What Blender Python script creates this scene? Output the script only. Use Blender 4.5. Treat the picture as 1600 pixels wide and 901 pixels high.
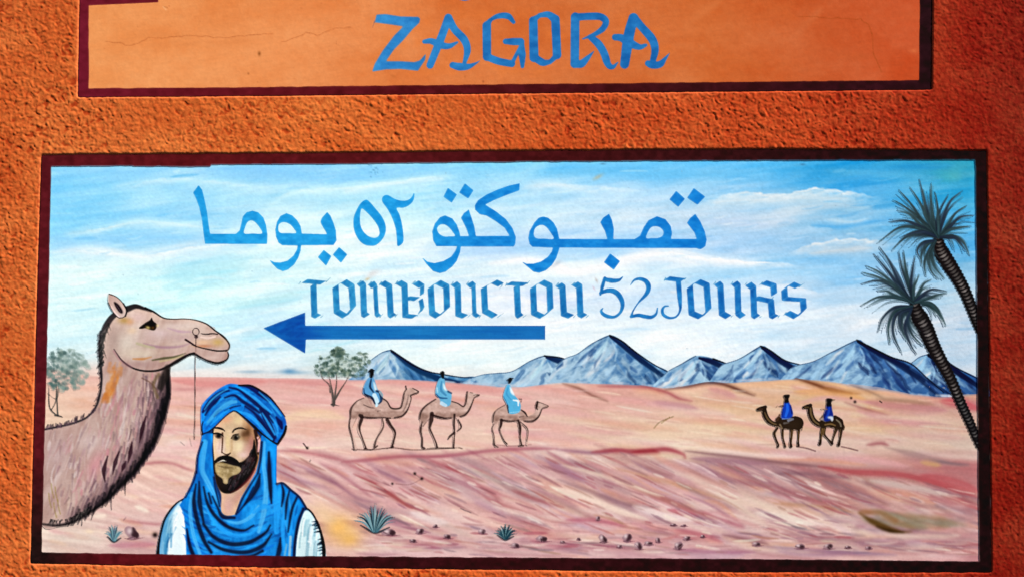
import bpy, math
import numpy as np

# ------------------------------------------------------------------ scene, camera, light
for o in list(bpy.data.objects):
    bpy.data.objects.remove(o)
scene = bpy.context.scene
R = math.radians

PHOTO_W, PHOTO_H = 1600.0, 901.0
DIST = 4.5                       # camera to wall, metres
SPAN = 3.4                       # metres of wall across the picture
FPX = PHOTO_W * DIST / SPAN
CAM = np.array([0.0, -DIST, 1.50])
PITCH = R(2.9)                   # looking slightly up

cam_data = bpy.data.cameras.new('camera')
cam_data.sensor_fit = 'HORIZONTAL'
cam_data.sensor_width = 36.0
cam_data.lens = 36.0 * DIST / SPAN
cam_data.clip_end = 200.0
cam = bpy.data.objects.new('camera', cam_data)
scene.collection.objects.link(cam)
cam.location = CAM
cam.rotation_euler = (R(90) + PITCH, 0, 0)
scene.camera = cam

SUN_AZ, SUN_EL = R(62), R(43)    # azimuth to the right of the wall's normal
sun_vec = np.array([math.cos(SUN_EL) * math.sin(SUN_AZ), -math.cos(SUN_EL) * math.cos(SUN_AZ), math.sin(SUN_EL)])

world = bpy.data.worlds.new('World')
scene.world = world
world.use_nodes = True
wn = world.node_tree.nodes
wl = world.node_tree.links
bg = wn['Background']
sky_tex = wn.new('ShaderNodeTexSky')
sky_tex.sky_type = 'NISHITA'
sky_tex.sun_disc = False
sky_tex.sun_elevation = SUN_EL
sky_tex.sun_rotation = math.atan2(sun_vec[0], sun_vec[1])
wl.new(sky_tex.outputs[0], bg.inputs[0])
bg.inputs[1].default_value = 0.06

sd = bpy.data.lights.new('sun', 'SUN')
sd.energy = 5.0
sd.angle = R(0.53)
sd.color = (1.0, 0.96, 0.90)
sun = bpy.data.objects.new('sun', sd)
scene.collection.objects.link(sun)
from mathutils import Vector
sun.rotation_euler = Vector(tuple(-sun_vec)).to_track_quat('-Z', 'Y').to_euler()
sun.location = (3, -3, 5)

scene.view_settings.view_transform = 'Standard'
scene.view_settings.look = 'None'
scene.view_settings.gamma = 1.0
scene.view_settings.exposure = 0.95
scene.render.resolution_x = 1024
scene.render.resolution_y = 576

# paint calibration: what the sunlit wall reflects at albedo 1 (linear, after exposure), by picture column
GRAY = False
CAL_X = [0, 500, 700, 900, 1100, 1300, 1400, 1500, 1600]
CAL = [(1.30, 1.295, 1.283), (1.30, 1.295, 1.283), (1.284, 1.28, 1.268), (1.22, 1.219, 1.212), (1.155, 1.157, 1.154), (1.092, 1.096, 1.096), (1.05, 1.055, 1.057), (1.022, 1.03, 1.035), (1.0, 1.008, 1.014)]
STUCCO_GAIN = 1.0

# ------------------------------------------------------------------ the wall's surface
# the hand-plastered wall is given an added forward bend so sunlight fades rightward
BK, BX = 0.036, -0.35

def wall_y(X):
    t = np.clip(X - BX, 0, 2.1)
    e = np.maximum(X - BX - 2.1, 0)
    return -BK * t * t - 2 * BK * 2.1 * e

def wall_slope(X):
    return -2 * BK * np.clip(X - BX, 0, 2.1)

cp, sp_ = math.cos(PITCH), math.sin(PITCH)

def on_wall(px, py, h):
    """picture position -> point on the wall, h metres proud of it"""
    px = np.asarray(px, float); py = np.asarray(py, float)
    a = (px - PHOTO_W / 2) / FPX
    b = (PHOTO_H / 2 - py) / FPX
    dx = a
    dy = cp - b * sp_
    dz = sp_ + b * cp
    t = DIST / dy
    for _ in range(6):
        X = t * dx
        t = (wall_y(X) + DIST) / dy
    X = t * dx
    Y = -DIST + t * dy
    Z = CAM[2] + t * dz
    s = wall_slope(X)
    n = 1 / np.sqrt(1 + s * s)
    return np.stack([X + h * s * n, Y - h * n, Z], -1)

# ------------------------------------------------------------------ noise and colour helpers
rng = np.random.default_rng(7)

def vnoise(X, Y, seed):
    """smooth value noise in 0..1 at unit cell size"""
    r = np.random.default_rng(seed)
    T = r.random((256, 256)).astype(np.float32)
    xi = np.floor(X).astype(int); yi = np.floor(Y).astype(int)
    fx = X - xi; fy = Y - yi
    fx = fx * fx * fx * (fx * (fx * 6 - 15) + 10); fy = fy * fy * fy * (fy * (fy * 6 - 15) + 10)
    x0 = xi & 255; x1 = (xi + 1) & 255; y0 = yi & 255; y1 = (yi + 1) & 255
    return (T[y0, x0] * (1 - fx) + T[y0, x1] * fx) * (1 - fy) + (T[y1, x0] * (1 - fx) + T[y1, x1] * fx) * fy

def fbm(X, Y, seed, octv=4, gain=0.5):
    s = 0; a = 1; t = 0
    for k in range(octv):
        s = s + a * (vnoise(X * 2 ** k + 17.3 * k, Y * 2 ** k - 9.1 * k, seed + k) - 0.5)
        t += a; a *= gain
    return s / t * 2

def fbmr(X, Y, seed, octv=1):
    s = 0; t = 0
    for k in range(octv):
        a = 2 ** k
        for j in range(2):       # two turned lattices hide the grid
            an = .55 + 1.15 * j + .7 * k
            u = X * math.cos(an) - Y * math.sin(an); v = X * math.sin(an) + Y * math.cos(an)
            s = s + (vnoise(u * a + 31 * j, v * a + 57 * k, seed + 13 * j + k) - .5) * 1.35 / a
        t += 1 / a
    return s / t

def lin(c):
    c = np.clip(c, 0, 1)
    return np.where(c <= 0.04045, c / 12.92, ((c + 0.055) / 1.055) ** 2.4)

def ramp(x, stops):
    xs = [s[0] for s in stops]
    return np.stack([np.interp(x, xs, [s[1][k] for s in stops]) for k in range(3)], -1)

def blur(a, s):
    if s <= 0: return a
    r = max(1, int(math.ceil(s * 2.5)))
    k = np.exp(-0.5 * (np.arange(-r, r + 1) / s) ** 2); k /= k.sum()
    out = a
    for ax in (0, 1):
        p = [(0, 0)] * out.ndim; p[ax] = (r, r)
        q = np.pad(out, p, mode='edge')
        acc = 0
        for i, w in enumerate(k):
            sl = [slice(None)] * out.ndim; sl[ax] = slice(i, i + out.shape[ax])
            acc = acc + w * q[tuple(sl)]
        out = acc
    return out

# ------------------------------------------------------------------ the painter: pigment laid on with fills and brush strokes
P = 100
CW, CH = int(PHOTO_W) + 2 * P, int(PHOTO_H) + 2 * P
CAN = np.zeros((CH, CW, 3), np.float32)
YY, XX = np.mgrid[0:CH, 0:CW].astype(np.float32)
XX += 0.5 - P; YY += 0.5 - P
ACC = None

def catmull(pts, closed=False, step=2.0):
    p = np.asarray(pts, float)
    n = len(p)
    if n < 3 and not closed: 
        L = np.hypot(*(p[-1] - p[0])); k = max(2, int(L / step) + 1)
        return p[0] + (p[-1] - p[0]) * np.linspace(0, 1, k)[:, None]
    out = []
    rngi = range(n) if closed else range(n - 1)
    for i in rngi:
        if closed:
            a, b, c, d = p[(i - 1) % n], p[i], p[(i + 1) % n], p[(i + 2) % n]
        else:
            b, c = p[i], p[i + 1]
            a = p[i - 1] if i > 0 else 2 * b - c
            d = p[i + 2] if i + 2 < n else 2 * c - b
        k = max(2, int(np.hypot(*(c - b)) / step) + 1)
        t = np.linspace(0, 1, k, endpoint=False)[:, None]
        out.append(0.5 * (2 * b + (c - a) * t + (2 * a - 5 * b + 4 * c - d) * t ** 2 + (3 * b - a - 3 * c + d) * t ** 3))
    if not closed: out.append(p[-1:])
    return np.concatenate(out)

def polyline(pts, step=2.0):
    p = np.asarray(pts, float); out = []
    for b, c in zip(p[:-1], p[1:]):
        k = max(1, int(np.hypot(*(c - b)) / step) + 1)
        out.append(b + (c - b) * np.linspace(0, 1, k, endpoint=False)[:, None])
    out.append(p[-1:])
    return np.concatenate(out)

def raster(polys, ss=4):
    """even-odd coverage of polygons -> (mask, x0, y0) in canvas cells"""
    allp = np.concatenate([np.asarray(q, float) for q in polys])
    x0 = max(0, int(allp[:, 0].min() + P) - 4); x1 = min(CW, int(allp[:, 0].max() + P) + 5)
    y0 = max(0, int(allp[:, 1].min() + P) - 4); y1 = min(CH, int(allp[:, 1].max() + P) + 5)
    m = np.zeros((max(1, y1 - y0), max(1, x1 - x0)), np.float32)
    E0 = []; E1 = []
    for q in polys:
        q = np.asarray(q, float) + P
        E0.append(q); E1.append(np.roll(q, -1, 0))
    E0 = np.concatenate(E0); E1 = np.concatenate(E1)
    xs = np.arange(x0, x1)
    for j in range(m.shape[0]):
        for k in range(ss):
            y = y0 + j + (k + 0.5) / ss
            c = (E0[:, 1] <= y) != (E1[:, 1] <= y)
            if not c.any(): continue
            a, b = E0[c], E1[c]
            xc = np.sort(a[:, 0] + (y - a[:, 1]) * (b[:, 0] - a[:, 0]) / (b[:, 1] - a[:, 1]))
            for u, v in zip(xc[0::2], xc[1::2]):
                i0 = max(0, int(u) - x0); i1 = min(len(xs), int(v) - x0 + 1)
                if i1 > i0:
                    s = xs[i0:i1]
                    m[j, i0:i1] += (np.minimum(v, s + 1) - np.maximum(u, s)).clip(0, 1) / ss
    return m.clip(0, 1), x0, y0

def lay(m, x0, y0, col, a=1.0):
    h, w = m.shape
    sub = CAN[y0:y0 + h, x0:x0 + w]
    if callable(col):
        col = col(XX[y0:y0 + h, x0:x0 + w], YY[y0:y0 + h, x0:x0 + w])
    mm = (m * a).clip(0, 1)
    sub += (np.asarray(col, np.float32) - sub) * mm[..., None]
    if ACC is not None:
        s2 = ACC[y0:y0 + h, x0:x0 + w]
        s2 += (1 - s2) * mm

def fill(pts, col, a=1.0, smooth=True, soft=0.6, holes=(), rough=0.0):
    f = (lambda q: catmull(q, True)) if smooth else (lambda q: np.asarray(q, float))
    polys = [f(pts)] + [f(h) for h in holes]
    if rough:
        polys = [q + rng.normal(0, rough, q.shape) for q in polys]
    m, x0, y0 = raster(polys)
    if soft: 
        m = np.pad(m, int(soft * 3)); x0 -= int(soft * 3); y0 -= int(soft * 3)
        cx, cy = max(0, -x0), max(0, -y0)
        m = blur(m, soft)[cy:, cx:]; x0 += cx; y0 += cy
        m = m[:CH - y0, :CW - x0]
    lay(m, x0, y0, col, a)

def stroke(pts, w, col, a=1.0, soft=1.2, smooth=True, bristle=0.0, taper=0):
    q = catmull(pts, step=1.5) if smooth else polyline(pts, 1.5)
    n = len(q)
    w = np.atleast_1d(np.asarray(w, float))
    u = np.linspace(0, 1, n)
    ww = np.interp(u, np.linspace(0, 1, len(w)), w) if len(w) > 1 else np.full(n, w[0])
    if taper == 1: ww = ww * np.sqrt(np.clip(np.minimum(u, 1 - u) * 4, 0.02, 1))
    if taper == 2: ww = ww * np.sqrt(np.clip((1 - u) * 2, 0.02, 1))
    pad = ww.max() / 2 + soft + 2
    x0 = max(0, int(q[:, 0].min() - pad + P)); x1 = min(CW, int(q[:, 0].max() + pad + P) + 2)
    y0 = max(0, int(q[:, 1].min() - pad + P)); y1 = min(CH, int(q[:, 1].max() + pad + P) + 2)
    if x1 <= x0 or y1 <= y0: return
    m = np.zeros((y1 - y0, x1 - x0), np.float32)
    ph = rng.random() * 100
    TQ = np.gradient(q, axis=0)
    for s in range(0, n, 24):
        e = min(n, s + 25)
        g = q[s:e]
        bx0 = max(x0, int(g[:, 0].min() - pad + P)); bx1 = min(x1, int(g[:, 0].max() + pad + P) + 2)
        by0 = max(y0, int(g[:, 1].min() - pad + P)); by1 = min(y1, int(g[:, 1].max() + pad + P) + 2)
        if bx1 <= bx0 or by1 <= by0: continue
        gx = XX[by0:by1, bx0:bx1]; gy = YY[by0:by1, bx0:bx1]
        d2 = (gx[..., None] - g[:, 0]) ** 2 + (gy[..., None] - g[:, 1]) ** 2
        k = d2.argmin(-1)
        d = np.sqrt(np.take_along_axis(d2, k[..., None], -1)[..., 0])
        wk = ww[s:e][k]
        c = (0.5 + (wk / 2 - d) / soft).clip(0, 1)
        c = np.where(wk < soft, c * 1.0, c)
        if bristle:
            tg = TQ[s:e][k]
            nrm = np.hypot(tg[..., 0], tg[..., 1]) + 1e-6
            sgn = ((gx - g[k, 0]) * -tg[..., 1] + (gy - g[k, 1]) * tg[..., 0]) / nrm
            b = vnoise(sgn * 0.9 + ph, (k + s) * 0.03 + ph, 5)
            c = c * (1 - bristle * (1 - b * 1.6).clip(0, 1))
        tgt = m[by0 - y0:by1 - y0, bx0 - x0:bx1 - x0]
        np.maximum(tgt, c, out=tgt)
    lay(m, x0, y0, col, a)

def blob(x, y, rx, ry, col, a=0.6, ang=0.0):
    r = max(rx, ry) * 2.4
    x0 = max(0, int(x - r + P)); x1 = min(CW, int(x + r + P)); y0 = max(0, int(y - r + P)); y1 = min(CH, int(y + r + P))
    gx = XX[y0:y1, x0:x1] - x; gy = YY[y0:y1, x0:x1] - y
    c, s = math.cos(ang), math.sin(ang)
    u = (gx * c + gy * s) / rx; v = (-gx * s + gy * c) / ry
    lay(np.exp(-(u * u + v * v)) , x0, y0, col, a)

def Z(ox, oy, s, pts):
    return [(ox + x * s, oy + y * s) for x, y in pts]

def nib(path, v, closed=False):
    """coverage polygons of a broad nib v drawn along a path"""
    p = list(path) + ([path[0]] if closed else [])
    quads = []
    for a, b in zip(p[:-1], p[1:]):
        a = np.array(a); b = np.array(b); h = np.array(v) / 2
        d = (b - a) / (np.hypot(*(b - a)) + 1e-6) * 0.5
        w = np.array([-d[1], d[0]])
        quads.append([a - h - w * .6, a + h - w * .6, b + h + w * .6, b - h + w * .6])
        quads.append([a - h - w, b - h - w, b - h + w, a - h + w])
        hull = np.array([a - h, a + h, b + h, b - h])
        quads[-2] = hull
    return quads

def union(polys, soft=0.5):
    ms = []
    for q in polys:
        q = np.asarray(q, float)
        ar = 0.5 * np.sum(q[:, 0] * np.roll(q[:, 1], -1) - np.roll(q[:, 0], -1) * q[:, 1])
        if abs(ar) < 0.05: continue
        ms.append(raster([q]))
    x0 = min(m[1] for m in ms); y0 = min(m[2] for m in ms)
    x1 = max(m[1] + m[0].shape[1] for m in ms); y1 = max(m[2] + m[0].shape[0] for m in ms)
    out = np.zeros((y1 - y0, x1 - x0), np.float32)
    for m, a, b in ms:
        t = out[b - y0:b - y0 + m.shape[0], a - x0:a - x0 + m.shape[1]]
        np.maximum(t, m, out=t)
    return blur(out, soft), x0, y0

# ------------------------------------------------------------------ materials
def paint_material(name, rough, bump, scale, spec=0.25, mottling=0.06):
    m = bpy.data.materials.new(name)
    m.use_nodes = True
    nt = m.node_tree; nd = nt.nodes; lk = nt.links
    b = nd['Principled BSDF']
    b.inputs['Roughness'].default_value = rough
    b.inputs['Specular IOR Level'].default_value = spec
    at = nd.new('ShaderNodeAttribute'); at.attribute_name = 'pigment'
    tc = nd.new('ShaderNodeTexCoord')
    n1 = nd.new('ShaderNodeTexNoise'); n1.inputs['Scale'].default_value = scale; n1.inputs['Detail'].default_value = 5
    lk.new(tc.outputs['Object'], n1.inputs['Vector'])
    mr = nd.new('ShaderNodeMapRange')
    mr.inputs['From Min'].default_value = 0.25; mr.inputs['From Max'].default_value = 0.75
    mr.inputs['To Min'].default_value = 1 - mottling; mr.inputs['To Max'].default_value = 1 + mottling
    lk.new(n1.outputs['Fac'], mr.inputs['Value'])
    mx = nd.new('ShaderNodeVectorMath'); mx.operation = 'SCALE'
    lk.new(at.outputs['Color'], mx.inputs[0]); lk.new(mr.outputs[0], mx.inputs['Scale'])
    lk.new(mx.outputs[0], b.inputs['Base Color'])
    bp = nd.new('ShaderNodeBump'); bp.inputs['Strength'].default_value = 1.0; bp.inputs['Distance'].default_value = bump
    n2 = nd.new('ShaderNodeTexNoise'); n2.inputs['Scale'].default_value = scale * 0.6; n2.inputs['Detail'].default_value = 6
    lk.new(tc.outputs['Object'], n2.inputs['Vector'])
    lk.new(n2.outputs['Fac'], bp.inputs['Height'])
    lk.new(bp.outputs[0], b.inputs['Normal'])
    return m

MAT_PAINT = paint_material('sign_paint_on_plaster', 0.8, 0.0004, 90, spec=0.03, mottling=0.02)
MAT_STUCCO = paint_material('painted_rough_stucco', 0.9, 0.0008, 220, spec=0.04, mottling=0.08)

# ------------------------------------------------------------------ meshes
def link(name, me, mat, parent=None):
    o = bpy.data.objects.new(name, me)
    scene.collection.objects.link(o)
    if mat: me.materials.append(mat)
    if parent is not None: o.parent = parent
    return o

def grid_mesh(name, co, quads, col):
    me = bpy.data.meshes.new(name)
    nv, nf = len(co), len(quads)
    me.vertices.add(nv); me.vertices.foreach_set('co', co.astype(np.float32).ravel())
    me.loops.add(nf * 4); me.loops.foreach_set('vertex_index', quads.astype(np.int32).ravel())
    me.polygons.add(nf)
    me.polygons.foreach_set('loop_start', (np.arange(nf) * 4).astype(np.int32))
    me.polygons.foreach_set('use_smooth', np.ones(nf, bool))
    me.update(calc_edges=True)
    at = me.color_attributes.new('pigment', 'FLOAT_COLOR', 'POINT')
    c4 = np.ones((nv, 4), np.float32); c4[:, :3] = col
    at.data.foreach_set('color', c4.ravel())
    return me

def bilin(A, px, py):
    fx = np.clip(px + P - 0.5, 0, CW - 1.001); fy = np.clip(py + P - 0.5, 0, CH - 1.001)
    i = fx.astype(int); j = fy.astype(int)
    u = fx - i; v = fy - j
    if A.ndim == 3: u = u[..., None]; v = v[..., None]
    return (A[j, i] * (1 - u) + A[j, i + 1] * u) * (1 - v) + (A[j + 1, i] * (1 - u) + A[j + 1, i + 1] * u) * v

def pigment(disp, px, gain=1.0):
    if GRAY: return np.full(disp.shape, 0.5)
    L = np.stack([np.interp(px, CAL_X, [c[k] for c in CAL]) for k in range(3)], -1) * gain
    return np.clip(lin(disp) / L, 0.002, 0.9)

PANEL_H = -0.0020
LAYER = 0.00001
LAYERS = [0]

def part_from(name, parent, acc, thr=0.4, pitch=1.0, layer=None, label=None):
    js, is_ = np.nonzero(acc > 0.02)
    if len(js) == 0: return None
    xa, xb = is_.min() - P - 2, is_.max() - P + 4
    ya, yb = js.min() - P - 2, js.max() - P + 4
    gx = np.arange(xa, xb, pitch) + 0.5; gy = np.arange(ya, yb, pitch) + 0.5
    GX, GY = np.meshgrid(gx, gy)
    v = bilin(acc, GX, GY)
    cell = (v[:-1, :-1] + v[1:, :-1] + v[:-1, 1:] + v[1:, 1:]) / 4 > thr
    if not cell.any(): return None
    cnt = np.zeros(v.shape, int)
    for a in (0, 1):
        for b in (0, 1):
            cnt[a:a + cell.shape[0], b:b + cell.shape[1]] += cell
    used = cnt > 0
    edge = used & (cnt < 4)
    dy, dx = np.gradient(blur(v, 0.6), pitch)
    g2 = dx * dx + dy * dy + 1e-4
    k = (thr - v) / g2
    mx = np.clip(k * dx, -0.6 * pitch, 0.6 * pitch) * edge; my = np.clip(k * dy, -0.6 * pitch, 0.6 * pitch) * edge
    px = (GX + mx)[used]; py = (GY + my)[used]
    idx = -np.ones(v.shape, int); idx[used] = np.arange(used.sum())
    cj, ci = np.nonzero(cell)
    quads = np.stack([idx[cj, ci], idx[cj + 1, ci], idx[cj + 1, ci + 1], idx[cj, ci + 1]], -1)
    if layer is None:
        LAYERS[0] += 1; layer = LAYERS[0]
    co = on_wall(px, py, PANEL_H + LAYER * layer)
    c = bilin(CAN, px, py)
    amt = {'frond': .25, 'painted_palm': .5, 'crown': .4, 'painted_stone': .3, 'painted_camel': .6, 'painted_rider': .5, 'painted_mountain': 1.2}.get(name, 1.0)
    if name not in ('letter', 'letter_dot', 'border', 'plaster_panel', 'arrow'):
        i0, i1 = max(0, is_.min() - 30), is_.max() + 30
        j0, j1 = max(0, js.min() - 30), js.max() + 30
        crop = CAN[j0:j1, i0:i1]
        D = np.zeros_like(CAN); D[j0:j1, i0:i1] = amt * .28 * (crop - blur(crop, 9)) + amt * .45 * (crop - blur(crop, 1.6))
        c = c + bilin(D, px, py)
    # brush drag and plaster tooth in the paint film
    g = fbm(px / 3.2, py / 2.6, 901, 2) * .022 + fbm(px / 26, (py + .12 * px) / 2.4, 905, 2) * .018
    c = c * (1 + g[..., None])
    me = grid_mesh(name, co, quads, pigment(c, px))
    o = link(name, me, MAT_PAINT, parent)
    if label: o['label'] = label
    return o

class Part:
    """everything painted inside the block becomes one mesh: a film of paint on the wall"""
    def __init__(self, name, parent, label=None, thr=0.4, pitch=1.0, layer=None):
        self.a = (name, parent, label, thr, pitch, layer)
    def __enter__(self):
        global ACC
        self.old = ACC
        ACC = np.zeros((CH, CW), np.float32)
        return self
    def __exit__(self, *e):
        global ACC
        name, parent, label, thr, pitch, layer = self.a
        acc = ACC; ACC = self.old
        if e[0] is None:
            self.obj = part_from(name, parent, acc, thr, pitch, layer, label)

def thing(name, label, category, px, py, group=None):
    o = bpy.data.objects.new(name, None)
    scene.collection.objects.link(o)
    o.empty_display_size = 0.1
    o['label'] = label; o['category'] = category
    if group: o['group'] = group
    return o

# ------------------------------------------------------------------ outlines of the two signs (picture px)
M_OUT = polyline([(65, 242), (400, 240), (800, 236), (1200, 233), (1541, 236), (1545, 560), (1549, 893), (1190, 893), (800, 889), (400, 885), (48, 879), (51, 740), (58, 460), (65, 242)], 5)[:-1]
M_OUT = M_OUT + np.stack([np.zeros(len(M_OUT)), 1.1 * fbm(M_OUT[:, 0] * 0.05, M_OUT[:, 1] * 0.05, 31)], -1)
M_IN = [(80, 260.5), (208, 259), (208, 260.3), (330, 260.5), (330, 257.5), (560, 256), (800, 253), (1200, 250.5), (1524, 250), (1527, 560), (1530, 876), (1190, 872.5), (800, 870), (400, 867), (65, 862), (70, 680), (76, 460)]
def wobble(pts, amp, seed):
    q = polyline(list(pts) + [pts[0]], 4)[:-1]
    return q + amp * np.stack([fbm(q[:, 0] * .06, q[:, 1] * .06, seed), fbm(q[:, 0] * .06, q[:, 1] * .06, seed + 7)], -1)
Z_TOP = -86
Z_OUT = [(126, Z_TOP), (1459, Z_TOP), (1457, 0), (1455.5, 140), (1200, 142.5), (800, 146), (400, 150), (121.5, 152), (123, 60)]
Z_IN = [(139, Z_TOP + 14), (1439, Z_TOP + 14), (1437, 0), (1436, 125), (1200, 127.5), (800, 131.5), (400, 136), (138.5, 138)]

# ------------------------------------------------------------------ the stucco wall
def build_wall():
    fx = np.concatenate([np.linspace(-620, -52, 70), np.arange(-48, 1650, 1.35), np.linspace(1656, 2200, 70)])
    zb = (1.5 - 0.0) / DIST
    py_floor = PHOTO_H / 2 + FPX * (zb + math.tan(PITCH)) / (1 - zb * math.tan(PITCH)) * 1.0
    fy = np.concatenate([np.linspace(-420, -100, 40), np.arange(-96, 950, 1.35), np.linspace(956, py_floor, 60)])
    GX, GY = np.meshgrid(fx, fy)
    mo = np.zeros((CH, CW), np.float32)
    for q in (M_OUT, Z_OUT):
        m, x0, y0 = raster([np.asarray(q)])
        t = mo[y0:y0 + m.shape[0], x0:x0 + m.shape[1]]; np.maximum(t, m, out=t)
    ins = bilin(mo, GX, GY)
    lip = bilin(blur(mo, 1.5), GX, GY)
    deep = bilin(blur(mo, 3.0), GX, GY)
    # trowel-thrown grain: coarse blobs, ridges and fine grit
    wx = GX + 3 * fbmr(GX / 9, GY / 9, 3); wy = GY + 3 * fbmr(GX / 9, GY / 9, 9)
    h = 0.8 * fbmr(wx / 6.8, wy / 6.0, 41, 1) + 1.3 * fbmr(wx / 3.6, wy / 3.3, 51, 1) - 0.9 * np.clip(fbmr(wx / 5.5, wy / 5, 57, 1) - .35, 0, 1)
    rid = 1 - np.abs(fbmr(wx / 6, wy / 6, 61, 1)) * 2.2
    h += 0.25 * rid.clip(-0.3, 1)
    h += 0.8 * np.clip(fbmr(GX / 6.5, GY / 6, 77, 1) - 0.4, 0, 1) * 2
    h += 1.0 * fbm(GX / 110, GY / 90, 71, 3)
    calm = np.interp(GX, [0, 1150, 1500], [1.0, 0.95, 0.62]) * (1 + 0.35 * fbm(GX / 120, GY / 90, 73, 2))
    h = h * calm * STUCCO_AMP
    edge = np.clip(lip * 2, 0, 1)
    z = 0.0012 + h * (1 - 0.1 * edge) - edge ** 2 * 0.0075
    cell = (ins[:-1, :-1] + ins[1:, :-1] + ins[:-1, 1:] + ins[1:, 1:]) / 4 < 0.999
    cell &= ~((deep[:-1, :-1] > 0.93) & (deep[1:, 1:] > 0.93))
    used = np.zeros(GX.shape, bool)
    for a in (0, 1):
        for b in (0, 1):
            used[a:a + cell.shape[0], b:b + cell.shape[1]] |= cell
    idx = -np.ones(GX.shape, int); idx[used] = np.arange(used.sum())
    cj, ci = np.nonzero(cell)
    quads = np.stack([idx[cj, ci], idx[cj + 1, ci], idx[cj + 1, ci + 1], idx[cj, ci + 1]], -1)
    px, py = GX[used], GY[used]
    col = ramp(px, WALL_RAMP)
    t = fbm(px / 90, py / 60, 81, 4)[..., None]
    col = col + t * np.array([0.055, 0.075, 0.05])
    g = fbm(px / 4, py / 4, 91, 2)[..., None]
    col = col + g * np.array([0.06, 0.06, 0.035])
    pit = np.clip(-h[used] / STUCCO_AMP - .55, 0, 1)[..., None]
    col = col * (1 - pit * np.array([.18, .42, .55]))      # reddish shade of the pits tinted into the wall colour
    # paler rim round the signs: light on the recess lip put into colour
    rim = np.clip((deep[used] - 0.02) * 4, 0, 1)[..., None] * 0.22
    col = col + rim * (np.array([0.90, 0.55, 0.40]) * ramp(px, [(0, (1, 1, 1)), (1000, (.95, .85, .8)), (1600, (.75, .45, .4))]) - col)
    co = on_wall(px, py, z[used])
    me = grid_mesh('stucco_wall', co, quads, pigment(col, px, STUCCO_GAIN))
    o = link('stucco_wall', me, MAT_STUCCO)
    o['label'] = 'rough orange stucco wall around the two painted panels'
    o['category'] = 'wall'
    return o

STUCCO_AMP = 0.00095
WALL_RAMP = [(0, (.79, .38, .17)), (150, (.81, .40, .18)), (500, (.82, .40, .17)), (700, (.80, .37, .155)), (1000, (.77, .32, .135)), (1250, (.72, .26, .11)), (1450, (.62, .18, .085)), (1520, (.57, .15, .075)), (1600, (.51, .125, .065))]  # darker, redder to the right: light fall-off carried in the wall colour
build_wall()

# ------------------------------------------------------------------ upper sign: ZAGORA
sign_z = thing('painted_sign', 'smooth orange panel lettered ZAGORA in blue with maroon border', 'sign', 800, 60)

def zbg(X, Y):
    c = ramp(X, [(140, (.93, .59, .34)), (450, (.92, .56, .32)), (700, (.87, .48, .25)), (900, (.83, .43, .21)), (1100, (.81, .40, .18)), (1300, (.78, .34, .16)), (1440, (.79, .32, .16))])  # dimming light towards the right is painted into this orange
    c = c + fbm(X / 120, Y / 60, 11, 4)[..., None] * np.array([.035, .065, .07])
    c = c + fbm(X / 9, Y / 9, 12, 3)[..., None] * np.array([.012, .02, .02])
    return c
with Part('plaster_panel', sign_z, pitch=1.5, layer=0):
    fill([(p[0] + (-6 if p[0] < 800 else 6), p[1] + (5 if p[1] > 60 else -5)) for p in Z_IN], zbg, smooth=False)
    for _ in range(70):      # trowel smears
        x = rng.uniform(150, 1430); y = rng.uniform(-60, 130)
        L = rng.uniform(20, 90); a_ = rng.normal(0, .5)
        d = rng.normal(0, .018)
        c = zbg(np.array([[x]]), np.array([[y]]))[0, 0] + np.array([d, d * 1.3, d * 1.2])
        stroke([(x, y), (x + L * math.cos(a_), y + L * math.sin(a_))], rng.uniform(4, 16), c, .5, soft=8, taper=1)
    for _ in range(40):      # orange touch-up round the lettering
        x = rng.uniform(575, 1045); y = rng.uniform(20, 118)
        blob(x, y, rng.uniform(6, 16), rng.uniform(4, 10), (.90, .47, .20), .35)
    crack = (.70, .36, .17)
    for pts in ([(165, 66), (185, 67), (200, 71), (212, 69), (232, 59), (248, 60), (290, 56), (310, 55), (345, 59), (370, 58), (400, 54), (426, 53)],
                [(440, 66), (465, 58), (478, 52), (500, 54), (518, 45), (548, 42)],
                [(1248, 24), (1275, 27), (1310, 29), (1345, 31), (1358, 38), (1363, 55), (1365, 85), (1374, 104), (1377, 112)]):
        stroke([(x, y + rng.normal(0, .8)) for x, y in polyline(pts, 7)], 1.2, np.array(crack) - (.10 if pts[0][0] > 1200 else .0), .75, smooth=False, soft=1.1)
    stroke([(255, 11), (259, 15)], 2, (.98, .74, .52), .8); stroke([(257, 11), (261, 12)], 1.3, (.62, .33, .15), .7)
    blob(405, 84, 2.2, 3.2, (.5, .27, .1), .9); blob(388, 115, 1.2, 1.6, (.6, .33, .15), .8)
    blob(755, 127.5, 1.3, 1.3, (.45, .2, .1), .8); blob(614, 119, 5, 2, (.75, .40, .18), .6, .4); blob(1428, 80, 6, 2.5, (.86, .45, .25), .6)
    for _ in range(45):
        blob(rng.uniform(145, 1430), rng.uniform(-50, 130), rng.uniform(.6, 1.4), rng.uniform(.6, 1.2), (.68, .36, .18), rng.uniform(.2, .6))

def zborder(X, Y):
    c = ramp(X, [(120, (.43, .08, .15)), (350, (.38, .06, .10)), (750, (.31, .05, .07)), (1100, (.22, .04, .06)), (1400, (.17, .03, .06)), (1460, (.13, .03, .05))])  # border darkens rightward: loss of light held in its colour
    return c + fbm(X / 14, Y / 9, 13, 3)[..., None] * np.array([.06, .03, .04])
with Part('border', sign_z, thr=0.5):
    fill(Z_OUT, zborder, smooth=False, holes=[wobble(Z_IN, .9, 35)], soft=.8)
with Part('border', sign_z, 'short maroon bar inside the upper left corner', thr=.5):
    fill([(136, -12), (247, -14), (247.5, 4), (136, 9)], zborder, smooth=False, soft=.7)

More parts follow.
